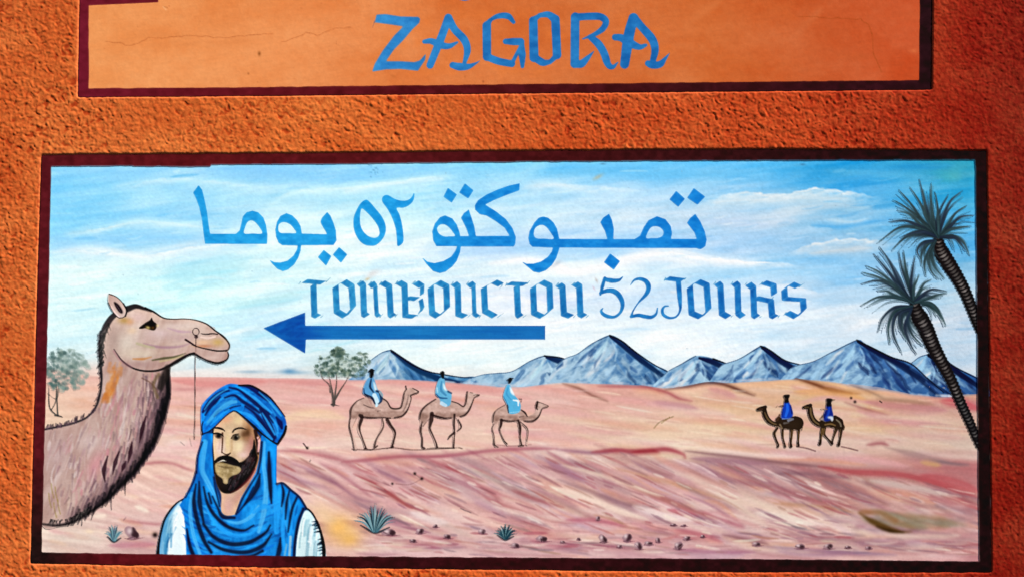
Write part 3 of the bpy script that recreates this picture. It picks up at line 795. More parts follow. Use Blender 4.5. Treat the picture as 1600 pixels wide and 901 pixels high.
with Part('sand_dunes', mural, 'pink and cream desert dunes streaked with mauve', pitch=1.25, thr=.45):
    fill(list(catmull(top, step=4)) + [(1536, 884), (58, 872)], sand_col, smooth=False, soft=1.2)
    def sweep(x, y, L, sl, w, c, a, soft=3, br=.45, bend=.06):
        stroke([(x, y), (x + L * .5, y + L * .5 * sl + L * bend * rng.normal(0, .4)), (x + L, y + L * sl)], w, np.clip(np.array(c) + rng.normal(0, .015, 3), 0, 1), a, soft=soft, taper=1, bristle=br)
    # far plain
    for _ in range(300):
        x = rng.uniform(60, 1500); y = rng.uniform(598, 712)
        if y > crest_y(x) - 2 and x > 430: continue
        c = [CREAM, PEACH, PINK, (.93, .78, .73), (.93, .80, .66) if x > 950 else (.90, .70, .68)][rng.integers(5)]
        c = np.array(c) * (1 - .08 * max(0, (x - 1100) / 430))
        sweep(x, y, rng.uniform(50, 160), rng.uniform(.0, .12) + (.08 if x > 500 else 0), rng.uniform(4, 11), c, rng.uniform(.18, .42), 7, .2)
    # near dune: broad diagonal swathes, then drier brush marks
    for k in range(760):
        x = rng.uniform(400, 1520); y = rng.uniform(700, 866)
        if y < crest_y(x) + 4 or (x < 560 and y > 765 + (x - 430) * .1 and rng.random() < .6): continue
        fl = np.clip((y - 800) / 40, 0, 1)
        sl = (.46 - .14 * np.clip((x - 1150) / 350, 0, 1)) * (1 - fl) + .07 * fl + rng.normal(0, .06)
        dk = np.clip(1 - (y - crest_y(x)) / 50, 0, 1)
        pat = fbm(np.array([(x - 1.6 * y) / 70.]), np.array([(y - .46 * x) / 16.]), 221, 2)[0]
        r = rng.random() - .55 * pat - .3 * dk
        if r < .28: c = [MAU, ROSE, (.62, .42, .44), (.60, .46, .52), (.70, .50, .52)][rng.integers(5)]
        elif r < .62: c = [PINK, PEACH, (.86, .66, .62), (.84, .62, .62), LAV][rng.integers(5)]
        else: c = [CREAM, (.95, .86, .82), (.93, .82, .78), (.92, .84, .74)][rng.integers(4)]
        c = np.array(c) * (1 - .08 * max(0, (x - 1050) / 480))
        if k < 420: sweep(x - 30, y - 30 * sl, rng.uniform(50, 130), sl, rng.uniform(5, 13), c, rng.uniform(.25, .5), 8, .15, .12)
        else: sweep(x - 20, y - 20 * sl, rng.uniform(18, 70), sl, rng.uniform(2, 5), c, rng.uniform(.3, .65), 3.5, .35, .15)
    # left foreground
    for _ in range(150):
        x = rng.uniform(60, 430); y = rng.uniform(610, 860)
        c = [CREAM, PEACH, PINK, (.93, .76, .70), (.97, .85, .70), (.88, .70, .68)][rng.integers(6)]
        sweep(x, y, rng.uniform(25, 80), rng.uniform(.02, .28), rng.uniform(3, 8), c, rng.uniform(.2, .5), 4)
    for pts, w, c, a in (
        ([(212, 790), (222, 794), (232, 798)], 5, (1, .96, .88), .9), ([(148, 805), (160, 806), (166, 805)], 5, (1, .94, .86), .9), ([(132, 829), (145, 830)], 4, (.98, .90, .78), .8),
        ([(215, 725), (260, 722), (300, 735)], 4, ROSE, .5), ([(190, 812), (240, 818), (255, 815)], 5, ROSE, .35), ([(170, 852), (215, 850), (245, 848)], 8, (.78, .52, .58), .6), ([(80, 840), (120, 838), (160, 845)], 9, (.88, .82, .76), .5),
        ([(270, 594), (330, 598), (420, 596)], 9, (.88, .58, .56), .6), ([(420, 593), (500, 600), (560, 604)], 7, (.86, .60, .58), .5), ([(270, 606), (300, 607), (325, 606)], 4, (.80, .55, .54), .5),
        ([(630, 598), (720, 604), (800, 612)], 9, (.86, .62, .60), .6),
        ([(430, 602), (500, 612), (590, 622)], 6, (.90, .68, .64), .5), ([(440, 655), (490, 645), (540, 652)], 12, (.98, .88, .70), .4),
        ([(430, 672), (500, 664), (560, 675)], 9, (.94, .76, .70), .5),
        # crest of the near dune
        ([(432, 703), (470, 704), (510, 712), (545, 719)], 4, ROSE, .5), ([(535, 722), (580, 717), (620, 712), (660, 713), (700, 712)], 5, (.68, .38, .42), .75), ([(670, 713), (710, 709), (760, 705), (820, 700), (870, 699)], 5, (.66, .36, .42), .7),
        ([(870, 701), (930, 706), (960, 703)], 4, MAU, .7), ([(925, 706), (960, 703), (1005, 705), (1040, 702), (1065, 708), (1070, 714)], 6, (.66, .28, .32), .8), ([(985, 706), (1015, 704), (1030, 706)], 5, (.62, .20, .24), .6),
        ([(1070, 704), (1110, 708), (1160, 714), (1215, 722), (1300, 730)], 4, (.50, .34, .36), .75), ([(1080, 716), (1140, 720), (1200, 724)], 8, MAU, .5), ([(1280, 728), (1330, 736), (1400, 740), (1460, 752), (1530, 776)], 8, (.70, .30, .32), .7),
        ([(1440, 742), (1490, 752), (1532, 768)], 12, (.74, .34, .36), .6), ([(1470, 770), (1500, 778), (1532, 795)], 10, (.70, .32, .34), .5), ([(1360, 750), (1420, 760), (1500, 775)], 8, (.82, .76, .72), .6), ([(1200, 740), (1260, 738), (1330, 748)], 5, (.50, .36, .40), .5),
        # strong diagonals
        ([(555, 740), (590, 758), (615, 775), (640, 790), (668, 798)], [3, 6, 6, 4, 2], (.62, .26, .28), .8), ([(500, 722), (540, 745), (580, 775)], 5, (.70, .46, .50), .6), ([(480, 735), (520, 752), (560, 778), (590, 784)], 4, MAU, .5),
        ([(600, 725), (660, 748), (720, 770)], 5, (.70, .44, .46), .5), ([(660, 730), (740, 765), (800, 800)], 6, (.72, .50, .54), .5), ([(700, 725), (780, 750), (850, 780)], 6, GREY, .5), ([(720, 740), (770, 772), (785, 800)], 4, (.68, .42, .44), .5),
        ([(800, 765), (840, 780), (880, 792)], 5, (.64, .34, .36), .6), ([(870, 748), (920, 768), (990, 790), (1030, 790)], 6, (.60, .45, .47), .6), ([(940, 735), (985, 758), (1010, 768), (1070, 790), (1120, 810)], [3, 7, 8, 7, 4], (.68, .42, .40), .75), ([(1045, 796), (1075, 801), (1090, 806)], 5, (.74, .36, .40), .7),
        ([(960, 730), (1040, 752), (1090, 766), (1130, 778)], 5, (.80, .62, .50), .6), ([(1090, 728), (1150, 750), (1200, 760)], 7, MAU, .5), ([(1150, 735), (1200, 755), (1250, 775)], 8, (.66, .50, .54), .5),
        ([(860, 760), (920, 776), (960, 795), (1010, 812)], 9, CREAM, .8), ([(990, 790), (1040, 806), (1085, 812)], 10, (.95, .88, .86), .8), ([(880, 726), (960, 748), (1030, 775)], 5, (.93, .84, .76), .7), ([(1010, 722), (1090, 750), (1180, 790)], 6, (.90, .80, .74), .6),
        ([(1120, 770), (1200, 792), (1300, 815)], 12, (.93, .85, .76), .5), ([(1180, 800), (1240, 812), (1275, 818)], 10, (.95, .90, .84), .8), ([(1200, 755), (1260, 778), (1340, 795)], 4, (.68, .40, .40), .5), ([(1210, 785), (1280, 790), (1345, 800)], 4, (.72, .55, .42), .6),
        ([(770, 790), (830, 805), (890, 815)], 7, (.94, .85, .80), .7), ([(640, 800), (680, 812), (700, 815)], 9, (.96, .89, .87), .7), ([(760, 778), (800, 792), (860, 812), (900, 818)], 4, (.72, .46, .46), .5),
        # flat shadows at the foot
        ([(630, 852), (660, 852), (690, 856)], 4, (.66, .36, .44), .7), ([(660, 836), (700, 842), (720, 846)], 5, (.72, .42, .46), .5), ([(830, 844), (870, 852), (905, 850)], 5, (.70, .38, .44), .6), ([(910, 848), (960, 852), (1000, 858)], 6, (.62, .40, .46), .6), ([(880, 812), (930, 812), (980, 822)], 6, (.72, .40, .46), .6),
        ([(1055, 828), (1100, 836), (1130, 846)], 6, (.74, .42, .46), .6), ([(1060, 858), (1120, 862), (1180, 862)], 5, (.66, .44, .54), .6), ([(1130, 834), (1180, 845), (1200, 850)], 4, (.52, .34, .38), .6), ([(670, 860), (780, 862), (900, 866)], 7, (.86, .74, .72), .6), ([(1180, 852), (1300, 862), (1400, 866)], 5, (.60, .48, .58), .5),
        ([(1215, 860), (1260, 866), (1320, 866)], 6, (.66, .50, .58), .5), ([(740, 858), (800, 866), (900, 868)], 4, (.70, .50, .52), .5),
        # ridges of the far dunes
        ([(880, 599), (905, 607), (930, 618), (950, 626)], [1.5, 2.4, 2, 1], BRN, .7), ([(935, 602), (990, 603), (1020, 606)], 3, (.60, .30, .36), .6), ([(1000, 602), (1040, 612), (1060, 621), (1080, 626)], [2, 3.5, 3, 1], (.62, .28, .32), .75), ([(1022, 628), (1060, 632), (1090, 638)], 7, (.78, .58, .60), .6),
        ([(1040, 607), (1075, 603), (1105, 598), (1130, 599), (1155, 608), (1180, 616)], [1.5, 2, 3, 3.5, 4, 1.5], (.34, .18, .16), .85), ([(1105, 606), (1130, 612), (1150, 618)], 8, (.82, .58, .58), .6), ([(1238, 589), (1270, 598), (1300, 608), (1330, 614)], [2, 4, 6, 2], (.38, .19, .12), .85), ([(1290, 605), (1320, 612), (1345, 614)], 4, (.72, .48, .28), .6),
        ([(1240, 612), (1290, 612), (1350, 622)], 10, (.90, .68, .42), .6), ([(1250, 628), (1300, 622), (1360, 628)], 6, (.86, .66, .66), .5), ([(1320, 628), (1350, 638), (1390, 648)], [1, 3, 1], (.55, .28, .30), .6), ([(1350, 626), (1420, 634), (1480, 640)], 10, (.76, .52, .54), .55), ([(1340, 640), (1400, 655), (1470, 660)], 9, (.84, .62, .62), .6), ([(1470, 626), (1500, 630), (1530, 640)], 10, (.76, .34, .38), .7), ([(1370, 622), (1420, 626), (1460, 632)], 5, (.60, .46, .36), .5), ([(1330, 600), (1350, 608), (1380, 620)], 2, (.45, .35, .30), .6),
        ([(1370, 650), (1450, 655), (1510, 664)], 5, (.90, .80, .70), .6), ([(1380, 672), (1440, 680), (1510, 684)], 7, (.85, .68, .64), .5),
        ([(1355, 694), (1378, 692), (1388, 696)], 4, (.62, .34, .36), .7), ([(1385, 698), (1430, 710), (1480, 722), (1515, 727)], [4, 9, 6, 2], (.66, .54, .52), .65), ([(1455, 718), (1490, 724), (1512, 725)], 2.2, (.42, .34, .38), .6), ([(1440, 720), (1470, 726)], 6, (.82, .66, .44), .6), ([(1300, 715), (1360, 718), (1420, 728)], 9, (.88, .66, .66), .5), ([(1200, 716), (1280, 718), (1350, 726)], 5, (.86, .60, .50), .6), ([(1090, 700), (1180, 710), (1260, 714)], 6, (.96, .88, .84), .6)):
        w = np.atleast_1d(np.asarray(w, float))
        stroke(pts, w * 1.7, c, a * .5, soft=7, bristle=.2, taper=1)
        stroke([(x + rng.normal(0, 1.5), y + rng.normal(0, .7)) for x, y in pts], w, c, a * .85, soft=3.2, bristle=.35, taper=1)
    # the painter's wet blending
    y0_, y1_ = 560 + P, 880 + P
    CAN[y0_:y1_] = CAN[y0_:y1_] * .35 + blur(CAN[y0_:y1_], 1.6) * .65
    CAN[588 + P:y1_] *= np.array([.985, .95, .955], np.float32)      # a last thin rose glaze over the sand
    for k in range(520):
        x = rng.uniform(430, 1520); y = rng.uniform(700, 866)
        if y < crest_y(x) + 3 or (x < 560 and y > 765): continue
        fl = np.clip((y - 800) / 40, 0, 1)
        sl = (.46 - .14 * np.clip((x - 1150) / 350, 0, 1)) * (1 - fl) + .07 * fl + rng.normal(0, .07)
        r = rng.random()
        c = [(.56, .34, .38), (.62, .30, .32), (.54, .42, .46), (.66, .46, .42)][rng.integers(4)] if r < .6 else [CREAM, (.97, .90, .86), (.90, .76, .72)][rng.integers(3)]
        sweep(x, y, rng.uniform(10, 48), sl, rng.uniform(1.4, 4.5), c, rng.uniform(.25, .55), 2.6, .4, .05)
    for k in range(160):
        x = rng.uniform(160, 1500); y = rng.uniform(600, 705)
        if y > crest_y(x) - 2: continue
        c = [(.80, .58, .54), CREAM, (.86, .66, .60), (.97, .90, .80)][rng.integers(4)]
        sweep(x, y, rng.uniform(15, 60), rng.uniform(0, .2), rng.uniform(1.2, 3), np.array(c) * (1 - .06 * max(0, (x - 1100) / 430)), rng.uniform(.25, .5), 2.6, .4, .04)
    # ochre glow by the man's shoulder and the dark hollow on the right
    blob(535, 828, 30, 26, (.96, .76, .46), .75, .5); blob(528, 822, 14, 14, (.97, .72, .36), .6); blob(546, 842, 14, 10, (.96, .74, .38), .6); blob(505, 800, 26, 14, (.96, .82, .62), .5, .7)
    for k in range(80):
        t = rng.random(); x = 1345 + 130 * t + rng.normal(0, 5); y = 798 + 14 * t + rng.uniform(-4, 16) * (1 - .3 * t)
        c = [(.56, .50, .42), (.50, .46, .36), (.66, .60, .54), (.60, .42, .26)][rng.integers(4)]
        sweep(x, y, rng.uniform(15, 45), .32 - .24 * t, rng.uniform(3, 8), c, .38 * (1 - .4 * t), 6, .2)
    stroke([(1342, 800), (1360, 812), (1385, 824), (1408, 830), (1425, 830)], [3, 8, 10, 6, 2], (.36, .24, .10), .85, soft=4, taper=1)
    stroke([(1370, 822), (1392, 829), (1412, 831)], [2, 5, 2], (.22, .14, .06), .8, soft=3)
    stroke([(1346, 800), (1375, 800), (1400, 812)], 8, (.56, .36, .20), .5, soft=5)
    stroke([(1385, 835), (1440, 838), (1500, 836)], 7, (.86, .76, .70), .5, soft=6, taper=1)
    CAN[785 + P:845 + P, 1330 + P:1525 + P] = blur(CAN[785 + P:845 + P, 1330 + P:1525 + P], 1.5)
    # small scratches, twigs and ground shadows
    for pts, w, c in (([(1022, 668), (1032, 658), (1052, 650)], 1.2, (.45, .38, .22)), ([(1034, 660), (1044, 653), (1046, 651)], 1.2, (.5, .4, .2)), ([(618, 755), (640, 756), (658, 748)], 1.1, (.60, .42, .42)),
                      ([(655, 745), (648, 740)], 1, (.4, .3, .3)), ([(474, 692), (480, 700)], 2, (.3, .2, .2)), ([(514, 768), (525, 772), (540, 766)], .9, (.75, .52, .55)), ([(720, 794), (735, 800)], 1.6, (.5, .4, .4)), ([(296, 684), (299, 696)], 1, (.55, .45, .42)), ([(282, 690), (288, 695)], 1, (.5, .4, .4)),
                      ([(193, 812), (196, 808)], 1, (.4, .3, .35)), ([(485, 718), (484, 720)], 1.5, (.45, .35, .35)), ([(1375, 626), (1378, 628)], 2, (.2, .15, .12))):
        stroke(pts, w, c, .8, soft=1)
    for x, y, r in ((648, 739, 2.2), (659, 747, 2.4), (613, 755, 1.8), (480, 699, 2), (1330, 621, 1.8), (1336, 627, 2.2), (242, 835, 4)): blob(x, y, r, r, (.16, .10, .10), .9)
    stroke([(550, 701), (580, 702), (612, 699), (650, 702), (710, 699), (722, 700)], 1.6, (.36, .24, .22), .7); stroke([(1245, 697), (1262, 700), (1274, 704)], 2.2, (.45, .30, .30), .7); stroke([(1315, 697), (1328, 700), (1340, 703)], 2.2, (.45, .30, .30), .7)
    stroke([(770, 694), (800, 696), (830, 694)], 1.5, (.55, .35, .35), .5)

# --- stones strewn along the bottom
STONES = [(608, 831, 11, 5.5), (656, 829, 6.5, 5), (680, 821, 4, 2.6), (698, 837, 6.5, 4), (645, 844, 5, 2.8), (753, 829.5, 6, 4), (847, 841, 9, 5.5), (879, 846, 4, 2), (904, 841, 3, 2.4), (942, 841, 6, 7), (934, 809, 3.6, 4), (980, 839, 7, 7.5), (968, 853, 4.5, 2.6), (997, 852, 7, 6.5), (1028, 843, 4, 4.5), (1013, 848, 7, 3.5), (1060, 852, 7, 6.5), (1098, 837, 3.5, 2.5), (1073, 840, 6, 3.6), (1182, 849, 7, 3.6), (805, 851, 7, 4.5), (1250, 853, 8, 4.4), (1294, 853, 7, 4.6), (1325, 854, 5, 2.4), (1357, 855, 5, 2.6), (206, 832, 11, 11), (1052, 819, 5, 1.8), (1068, 820, 4, 1.5)]
for i, (x, y, rx, ry) in enumerate(STONES):
    with Part('painted_stone', mural, thr=.35):
        n = 10; rt = rng.uniform(-.4, .4)
        def lump(cx, cy, ax, ay, j): return [(cx + ax * math.cos(t) * rng.uniform(1 - j, 1 + j) + ay * rt * math.sin(t), cy + ay * math.sin(t) * rng.uniform(1 - j, 1 + j)) for t in np.linspace(0, 6.28, n, endpoint=False)]
        stroke([(x - rx * 1.2, y + ry * .7), (x, y + ry * .9), (x + rx * 1.9, y + ry * rng.uniform(.4, 1))], [1, 3, 1], (.46, .26, .32), .7, soft=2)
        fill(lump(x, y, rx * .95, ry * .9, .3), (.58, .44, .48), .85, soft=1.1)
        fill(lump(x + rx * .35, y + ry * .1, rx * .5, ry * .75, .35), (.20, .11, .13), .9, soft=1)
        blob(x - rx * .35, y - ry * .3, rx * .4, ry * .45, (.88, .78, .78), rng.uniform(.5, 1))
        for _ in range(3): stroke([(x + rng.uniform(-rx, rx), y + rng.uniform(-ry, ry) * .6), (x + rng.uniform(-rx, rx), y + ry * .8)], 1.4, [(.24, .14, .17), (.70, .56, .58), (.40, .24, .30)][rng.integers(3)], .6, soft=1.3)

# --- spiky plants
def plant(x, y, r, h, n, label, tone=(.18, .29, .34)):
    with Part('painted_plant', mural, label, thr=.25):
        stroke([(x - r * .7, y - h * .22), (x, y + 1), (x + r * .7, y - h * .15)], [2, 5, 2], (.16, .20, .24), .8, soft=2)
        for k in range(n):
            t = -1 + 2 * (k + rng.uniform(.1, .9)) / n
            L = (1 - .35 * t * t) * rng.uniform(.75, 1.1)
            c = [np.array(tone), np.array(tone) * .6, np.array([.50, .62, .64]), np.array([.36, .50, .55])][rng.integers(4)]
            stroke([(x + t * r * .12, y - 1), (x + t * r * .6, y - h * .55 * L), (x + t * r * 1.05, y - h * L * (1 - .35 * abs(t)))], [2.6, 2.4, .7], c, .85, soft=1.2)
plant(586, 830, 32, 46, 52, 'spiky blue-green plant beside the ochre glow')
plant(790, 841, 18, 25, 32, 'small spiky plant among the stones')
plant(178, 844, 15, 28, 24, 'faded grey-blue spiky plant below the large camel', (.42, .52, .58))

# --- trees
with Part('painted_tree', mural, 'hazy grey-green tree beside the border behind the large camel', thr=.3) as tr:
    for pts, w in (([(88, 600), (87, 625), (80, 640)], [2, 2.2, 2]), ([(76, 602), (77, 634), (86, 646), (96, 650)], [1.5, 2.4, 2.6, 2]), ([(92, 598), (89, 620), (90, 648)], [1.5, 2.2, 3]), ([(74, 614), (88, 622), (93, 606)], [1, 1.6, 1]), ([(86, 648), (98, 651)], [3, 1])):
        stroke(pts, w, (.34, .32, .30), .85, soft=1.4)
with Part('crown', tr.obj, thr=.15):
    for _ in range(230):
        a_ = rng.uniform(0, 6.28); r_ = math.sqrt(rng.random())
        x = 98 + 36 * r_ * math.cos(a_); y = 577 + 34 * r_ * math.sin(a_)
        if x < 68 or (x > 118 and y > 600): continue
        d = np.clip((x - 80) / 60, 0, 1)
        c = [np.array([.18, .29, .29]), np.array([.34, .46, .44]), np.array([.54, .62, .58]), np.array([.26, .39, .39])][rng.integers(4)] * (1 - d) + np.array([.58, .66, .62]) * d
        stroke([(x, y), (x + rng.uniform(4, 10), y + rng.normal(1, 2))], rng.uniform(3, 7), c, .5, soft=3, taper=1)
with Part('painted_tree', mural, 'bushy grey-green thorn tree beside the leading camel rider', thr=.3) as tr:
    for pts, w in (([(521, 632), (520, 618), (517, 600), (513, 580)], [5, 4, 2, 1.2]), ([(522, 630), (524, 612), (526, 596), (525, 580)], [4, 3, 2, 1.2]), ([(524, 622), (532, 608), (540, 596), (545, 586)], [4, 3, 2, 1.2]), ([(516, 612), (514, 600), (504, 590), (500, 578)], [2.5, 2, 1.6, 1]), ([(518, 631), (530, 633)], [3, 1])):
        stroke(pts, w, (.40, .34, .32), .9, soft=1.4)
with Part('crown', tr.obj, thr=.15):
    for _ in range(300):
        cx, cy, rx, ry = [(520, 562, 24, 16), (545, 572, 30, 14), (562, 560, 14, 12), (505, 576, 16, 12), (535, 582, 34, 8), (524, 550, 10, 8)][rng.integers(6)]
        a_ = rng.uniform(0, 6.28); r_ = math.sqrt(rng.random())
        x = cx + rx * r_ * math.cos(a_); y = cy + ry * r_ * math.sin(a_)
        c = [(.18, .27, .23), (.26, .36, .31), (.40, .48, .42), (.56, .62, .54), (.22, .33, .32)][rng.integers(5)]
        stroke([(x, y), (x + rng.uniform(3, 8), y + rng.normal(0, 1.6))], rng.uniform(2.4, 5.5), c, rng.uniform(.4, .7), soft=2.4, taper=1)

# --- palms
def palm(fronds, trunk, label):
    with Part('painted_palm', mural, label, thr=.4) as pp:
        q = catmull([(a, b) for a, b, _ in trunk], step=3.0)
        u = np.linspace(0, 1, len(q)); ww = np.interp(u, np.linspace(0, 1, len(trunk)), [t[2] for t in trunk])
        stroke([(a, b) for a, b, _ in trunk], [t[2] for t in trunk], (.10, .08, .09), 1, soft=1.2)
        for k in range(0, len(q) - 2, 2):
            w = ww[k]
            tg = q[min(k + 2, len(q) - 1)] - q[max(k - 2, 0)]; tg = tg / np.hypot(*tg); nr = np.array([-tg[1], tg[0]])
            for s in (-1, 1): blob(*(q[k] + nr * s * w * .48), 2.2, 2.2, (.07, .06, .07), .95)
            g = .44 + rng.normal(0, .10)
            stroke([q[k] + nr * w * .22, q[k] + tg * 1.2, q[k] - nr * w * .26], [1.2, w * .20, 1], (g, g * .95, g * .92), .75, soft=1.8)
            stroke([q[k] + nr * w * .4 + tg * 2.6, q[k] + tg * 3.4, q[k] - nr * w * .4 + tg * 2.6], 1.3, (.05, .04, .05), .8, soft=1.2)
    for fr in fronds:
        with Part('frond', pp.obj, thr=.14):
            q = catmull(fr, step=2.5); n = len(q)
            L = np.hypot(*(q[-1] - q[0]))
            base = np.array([.13, .20, .23]) if rng.random() < .65 else np.array([.09, .12, .20])
            cen = np.asarray(fr[0], float); tipc = np.array([.36, .46, .47]) * rng.uniform(.8, 1.15)
            def shade(b, cen=cen, tipc=tipc, L=L):
                return lambda X, Y: b + (tipc - b) * (np.clip(np.hypot(X - cen[0], Y - cen[1]) / max(L, 30), 0, 1) ** 1.5 * .55)[..., None]
            stroke(fr, [3.6, 5.2, 3.6, .4], shade(base * .75), .9, soft=1.8)
            for r_ in range(6):
                f = rng.uniform(.55, .98)
                tip = np.asarray(fr[0]) + (np.asarray(fr) - np.asarray(fr[0])) * f
                j = (np.linspace(0, 1, len(fr)) ** 1.2)[:, None] * rng.normal(0, 4.0, 2)
                c = base * rng.uniform(.5, 1.3) + np.array([.02, .06, .05]) * rng.random()
                stroke(tip + j, [2.2, 3.2, 2.0, .3], shade(np.clip(c, 0, 1)), .65, soft=2.2, bristle=.3)
            stroke(np.asarray(fr) + rng.normal(0, .8, 2), [.8, 1.5, 1.0, .3], np.clip(base * 1.7 + .05, 0, .55), .4, soft=1.6)
            for k in range(int(n * .3), n - 2, 2):
                tg = q[min(k + 1, n - 1)] - q[k - 1]; tg = tg / (np.hypot(*tg) + 1e-6); nr = np.array([-tg[1], tg[0]])
                for s in (-1, 1):
                    l = rng.uniform(7, 14) * (1 - .5 * k / n) * min(1, L / 40)
                    c = base * rng.uniform(.6, 1.4) + np.array([.02, .06, .05]) * rng.random()
                    stroke([q[k], q[k] + tg * l + nr * s * l * .2 + np.array([0, .8])], [1.7, .3], shade(np.clip(c, 0, 1)), .45, soft=2)
PZ = 200 / 901
c1 = (570, 500)
F1 = [[c1, (470, 400), (380, 270), (290, 165)], [c1, (520, 400), (480, 280), (435, 90)], [c1, (500, 380), (430, 240), (370, 150)], [c1, (530, 350), (515, 220), (520, 115)], [c1, (560, 380), (590, 290), (640, 200)], [c1, (600, 380), (650, 250), (740, 170)],
      [c1, (450, 380), (340, 290), (250, 235)], [c1, (440, 410), (370, 340), (280, 310)], [c1, (450, 430), (340, 385), (220, 390)], [c1, (450, 440), (300, 430), (140, 540)], [c1, (450, 480), (340, 500), (240, 590)], [c1, (460, 460), (380, 470), (300, 500)],
      [c1, (630, 420), (690, 330), (770, 275)], [c1, (640, 440), (720, 360), (820, 345)], [c1, (640, 450), (720, 430), (800, 420)], [c1, (660, 490), (740, 530), (790, 630)], [c1, (650, 500), (700, 510), (760, 590)],
      [(545, 520), (480, 560), (450, 620), (450, 700)], [(545, 520), (500, 600), (470, 680), (480, 770)], [(550, 525), (520, 600), (540, 700), (610, 790)], [(545, 520), (460, 540), (420, 590), (440, 650)], [(550, 525), (500, 620), (510, 720), (560, 790)], [c1, (570, 380), (560, 260), (545, 180)], [c1, (480, 350), (470, 260), (455, 160)]]
F1 = [Z(1340, 260, PZ, f) for f in F1]
T1 = [(1466, 372, 13), (1470, 392, 24), (1482, 412, 23), (1496, 434, 20), (1508, 456, 18), (1518, 480, 17), (1527, 503, 16), (1534, 520, 14)]
P2 = 210 / 901
c2 = (420, 400)
F2 = [[c2, (340, 300), (260, 130), (190, 25)], [c2, (320, 290), (240, 180), (150, 70)], [c2, (380, 280), (340, 170), (320, 60)], [c2, (390, 280), (365, 170), (350, 60)], [c2, (400, 280), (410, 180), (430, 80)], [c2, (420, 300), (440, 250), (455, 210)], [c2, (300, 300), (190, 230), (75, 195)], [c2, (300, 290), (200, 200), (100, 150)],
      [c2, (280, 290), (180, 250), (70, 270)], [c2, (300, 350), (240, 320), (175, 315)], [c2, (300, 360), (180, 360), (65, 415)], [c2, (460, 320), (490, 270), (540, 240)], [c2, (470, 350), (540, 310), (640, 320)], [c2, (480, 380), (560, 350), (640, 330)],
      [(480, 410), (540, 420), (600, 480), (635, 550)], [(470, 400), (530, 400), (580, 440), (610, 500)], [(410, 420), (290, 430), (210, 500), (180, 590)], [(410, 420), (300, 450), (250, 550), (260, 670)], [(405, 430), (300, 480), (280, 600), (335, 725)], [(400, 440), (340, 500), (345, 590), (375, 650)],
      [(400, 440), (380, 530), (410, 610), (480, 685)], [(405, 440), (330, 470), (330, 560), (360, 610)], [(400, 450), (360, 560), (400, 680), (440, 740)], [c2, (340, 340), (260, 270), (180, 250)]]
F2 = [Z(1330, 380, P2, f) for f in F2]
T2 = [(1428, 470, 14), (1434, 490, 26), (1446, 512, 24), (1458, 540, 21), (1472, 566, 18), (1487, 595, 16), (1501, 628, 15), (1514, 656, 14), (1526, 684, 13), (1533, 700, 11)]
palm(F1, T1, 'taller dark palm whose trunk runs into the border')
palm(F2, T2, 'lower dark palm with long trunk crossing the mountains')

# --- the caravan
def fuzzy(pts, w, col, n, L, ang, a=.8, soft=1.2, spread=.35):
    q = catmull(pts, step=2)
    for _ in range(n):
        k = rng.integers(len(q)); an = ang + rng.normal(0, spread)
        x, y = q[k] + rng.normal(0, 1, 2); l = L * rng.uniform(.6, 1.3)
        stroke([(x, y), (x + math.cos(an) * l, y + math.sin(an) * l)], [w, w * .3], col if not isinstance(col, list) else col[rng.integers(len(col))], a, soft=soft)

def brown_camel(zo, body, legs, lines, rider, label, rlabel, tint=(.79, .65, .60)):
    ox, oy, s = zo
    DK = (.20, .13, .12)
    with Part('painted_camel', mural, label, thr=.35) as cm:
        for pts, w in legs: stroke(Z(ox, oy, s, pts), np.array(w) * s * .9, np.array(tint) * 1.06, .8, soft=1.3)
        def fur(X, Y): return np.array(tint) + fbm(X / 7, Y / 5, 301, 3)[..., None] * .10 - np.clip((Y - (oy + 480 * s)) / 30, 0, .12)[..., None]
        fill(Z(ox, oy, s, body), fur, 1, soft=.8)
        for pts, w, a in lines: stroke(Z(ox, oy, s, pts), np.array(w) * s * 1.0, DK, a, soft=1.4)
    with Part('painted_rider', cm.obj, rlabel, thr=.35) as rd:
        for kind, pts, w, c, a in rider:
            if kind == 'f': fill(Z(ox, oy, s, pts), c, a, soft=.8)
            else: stroke(Z(ox, oy, s, pts), np.array(w) * s, c, a, soft=1.1)

K_ = (.05, .05, .07)
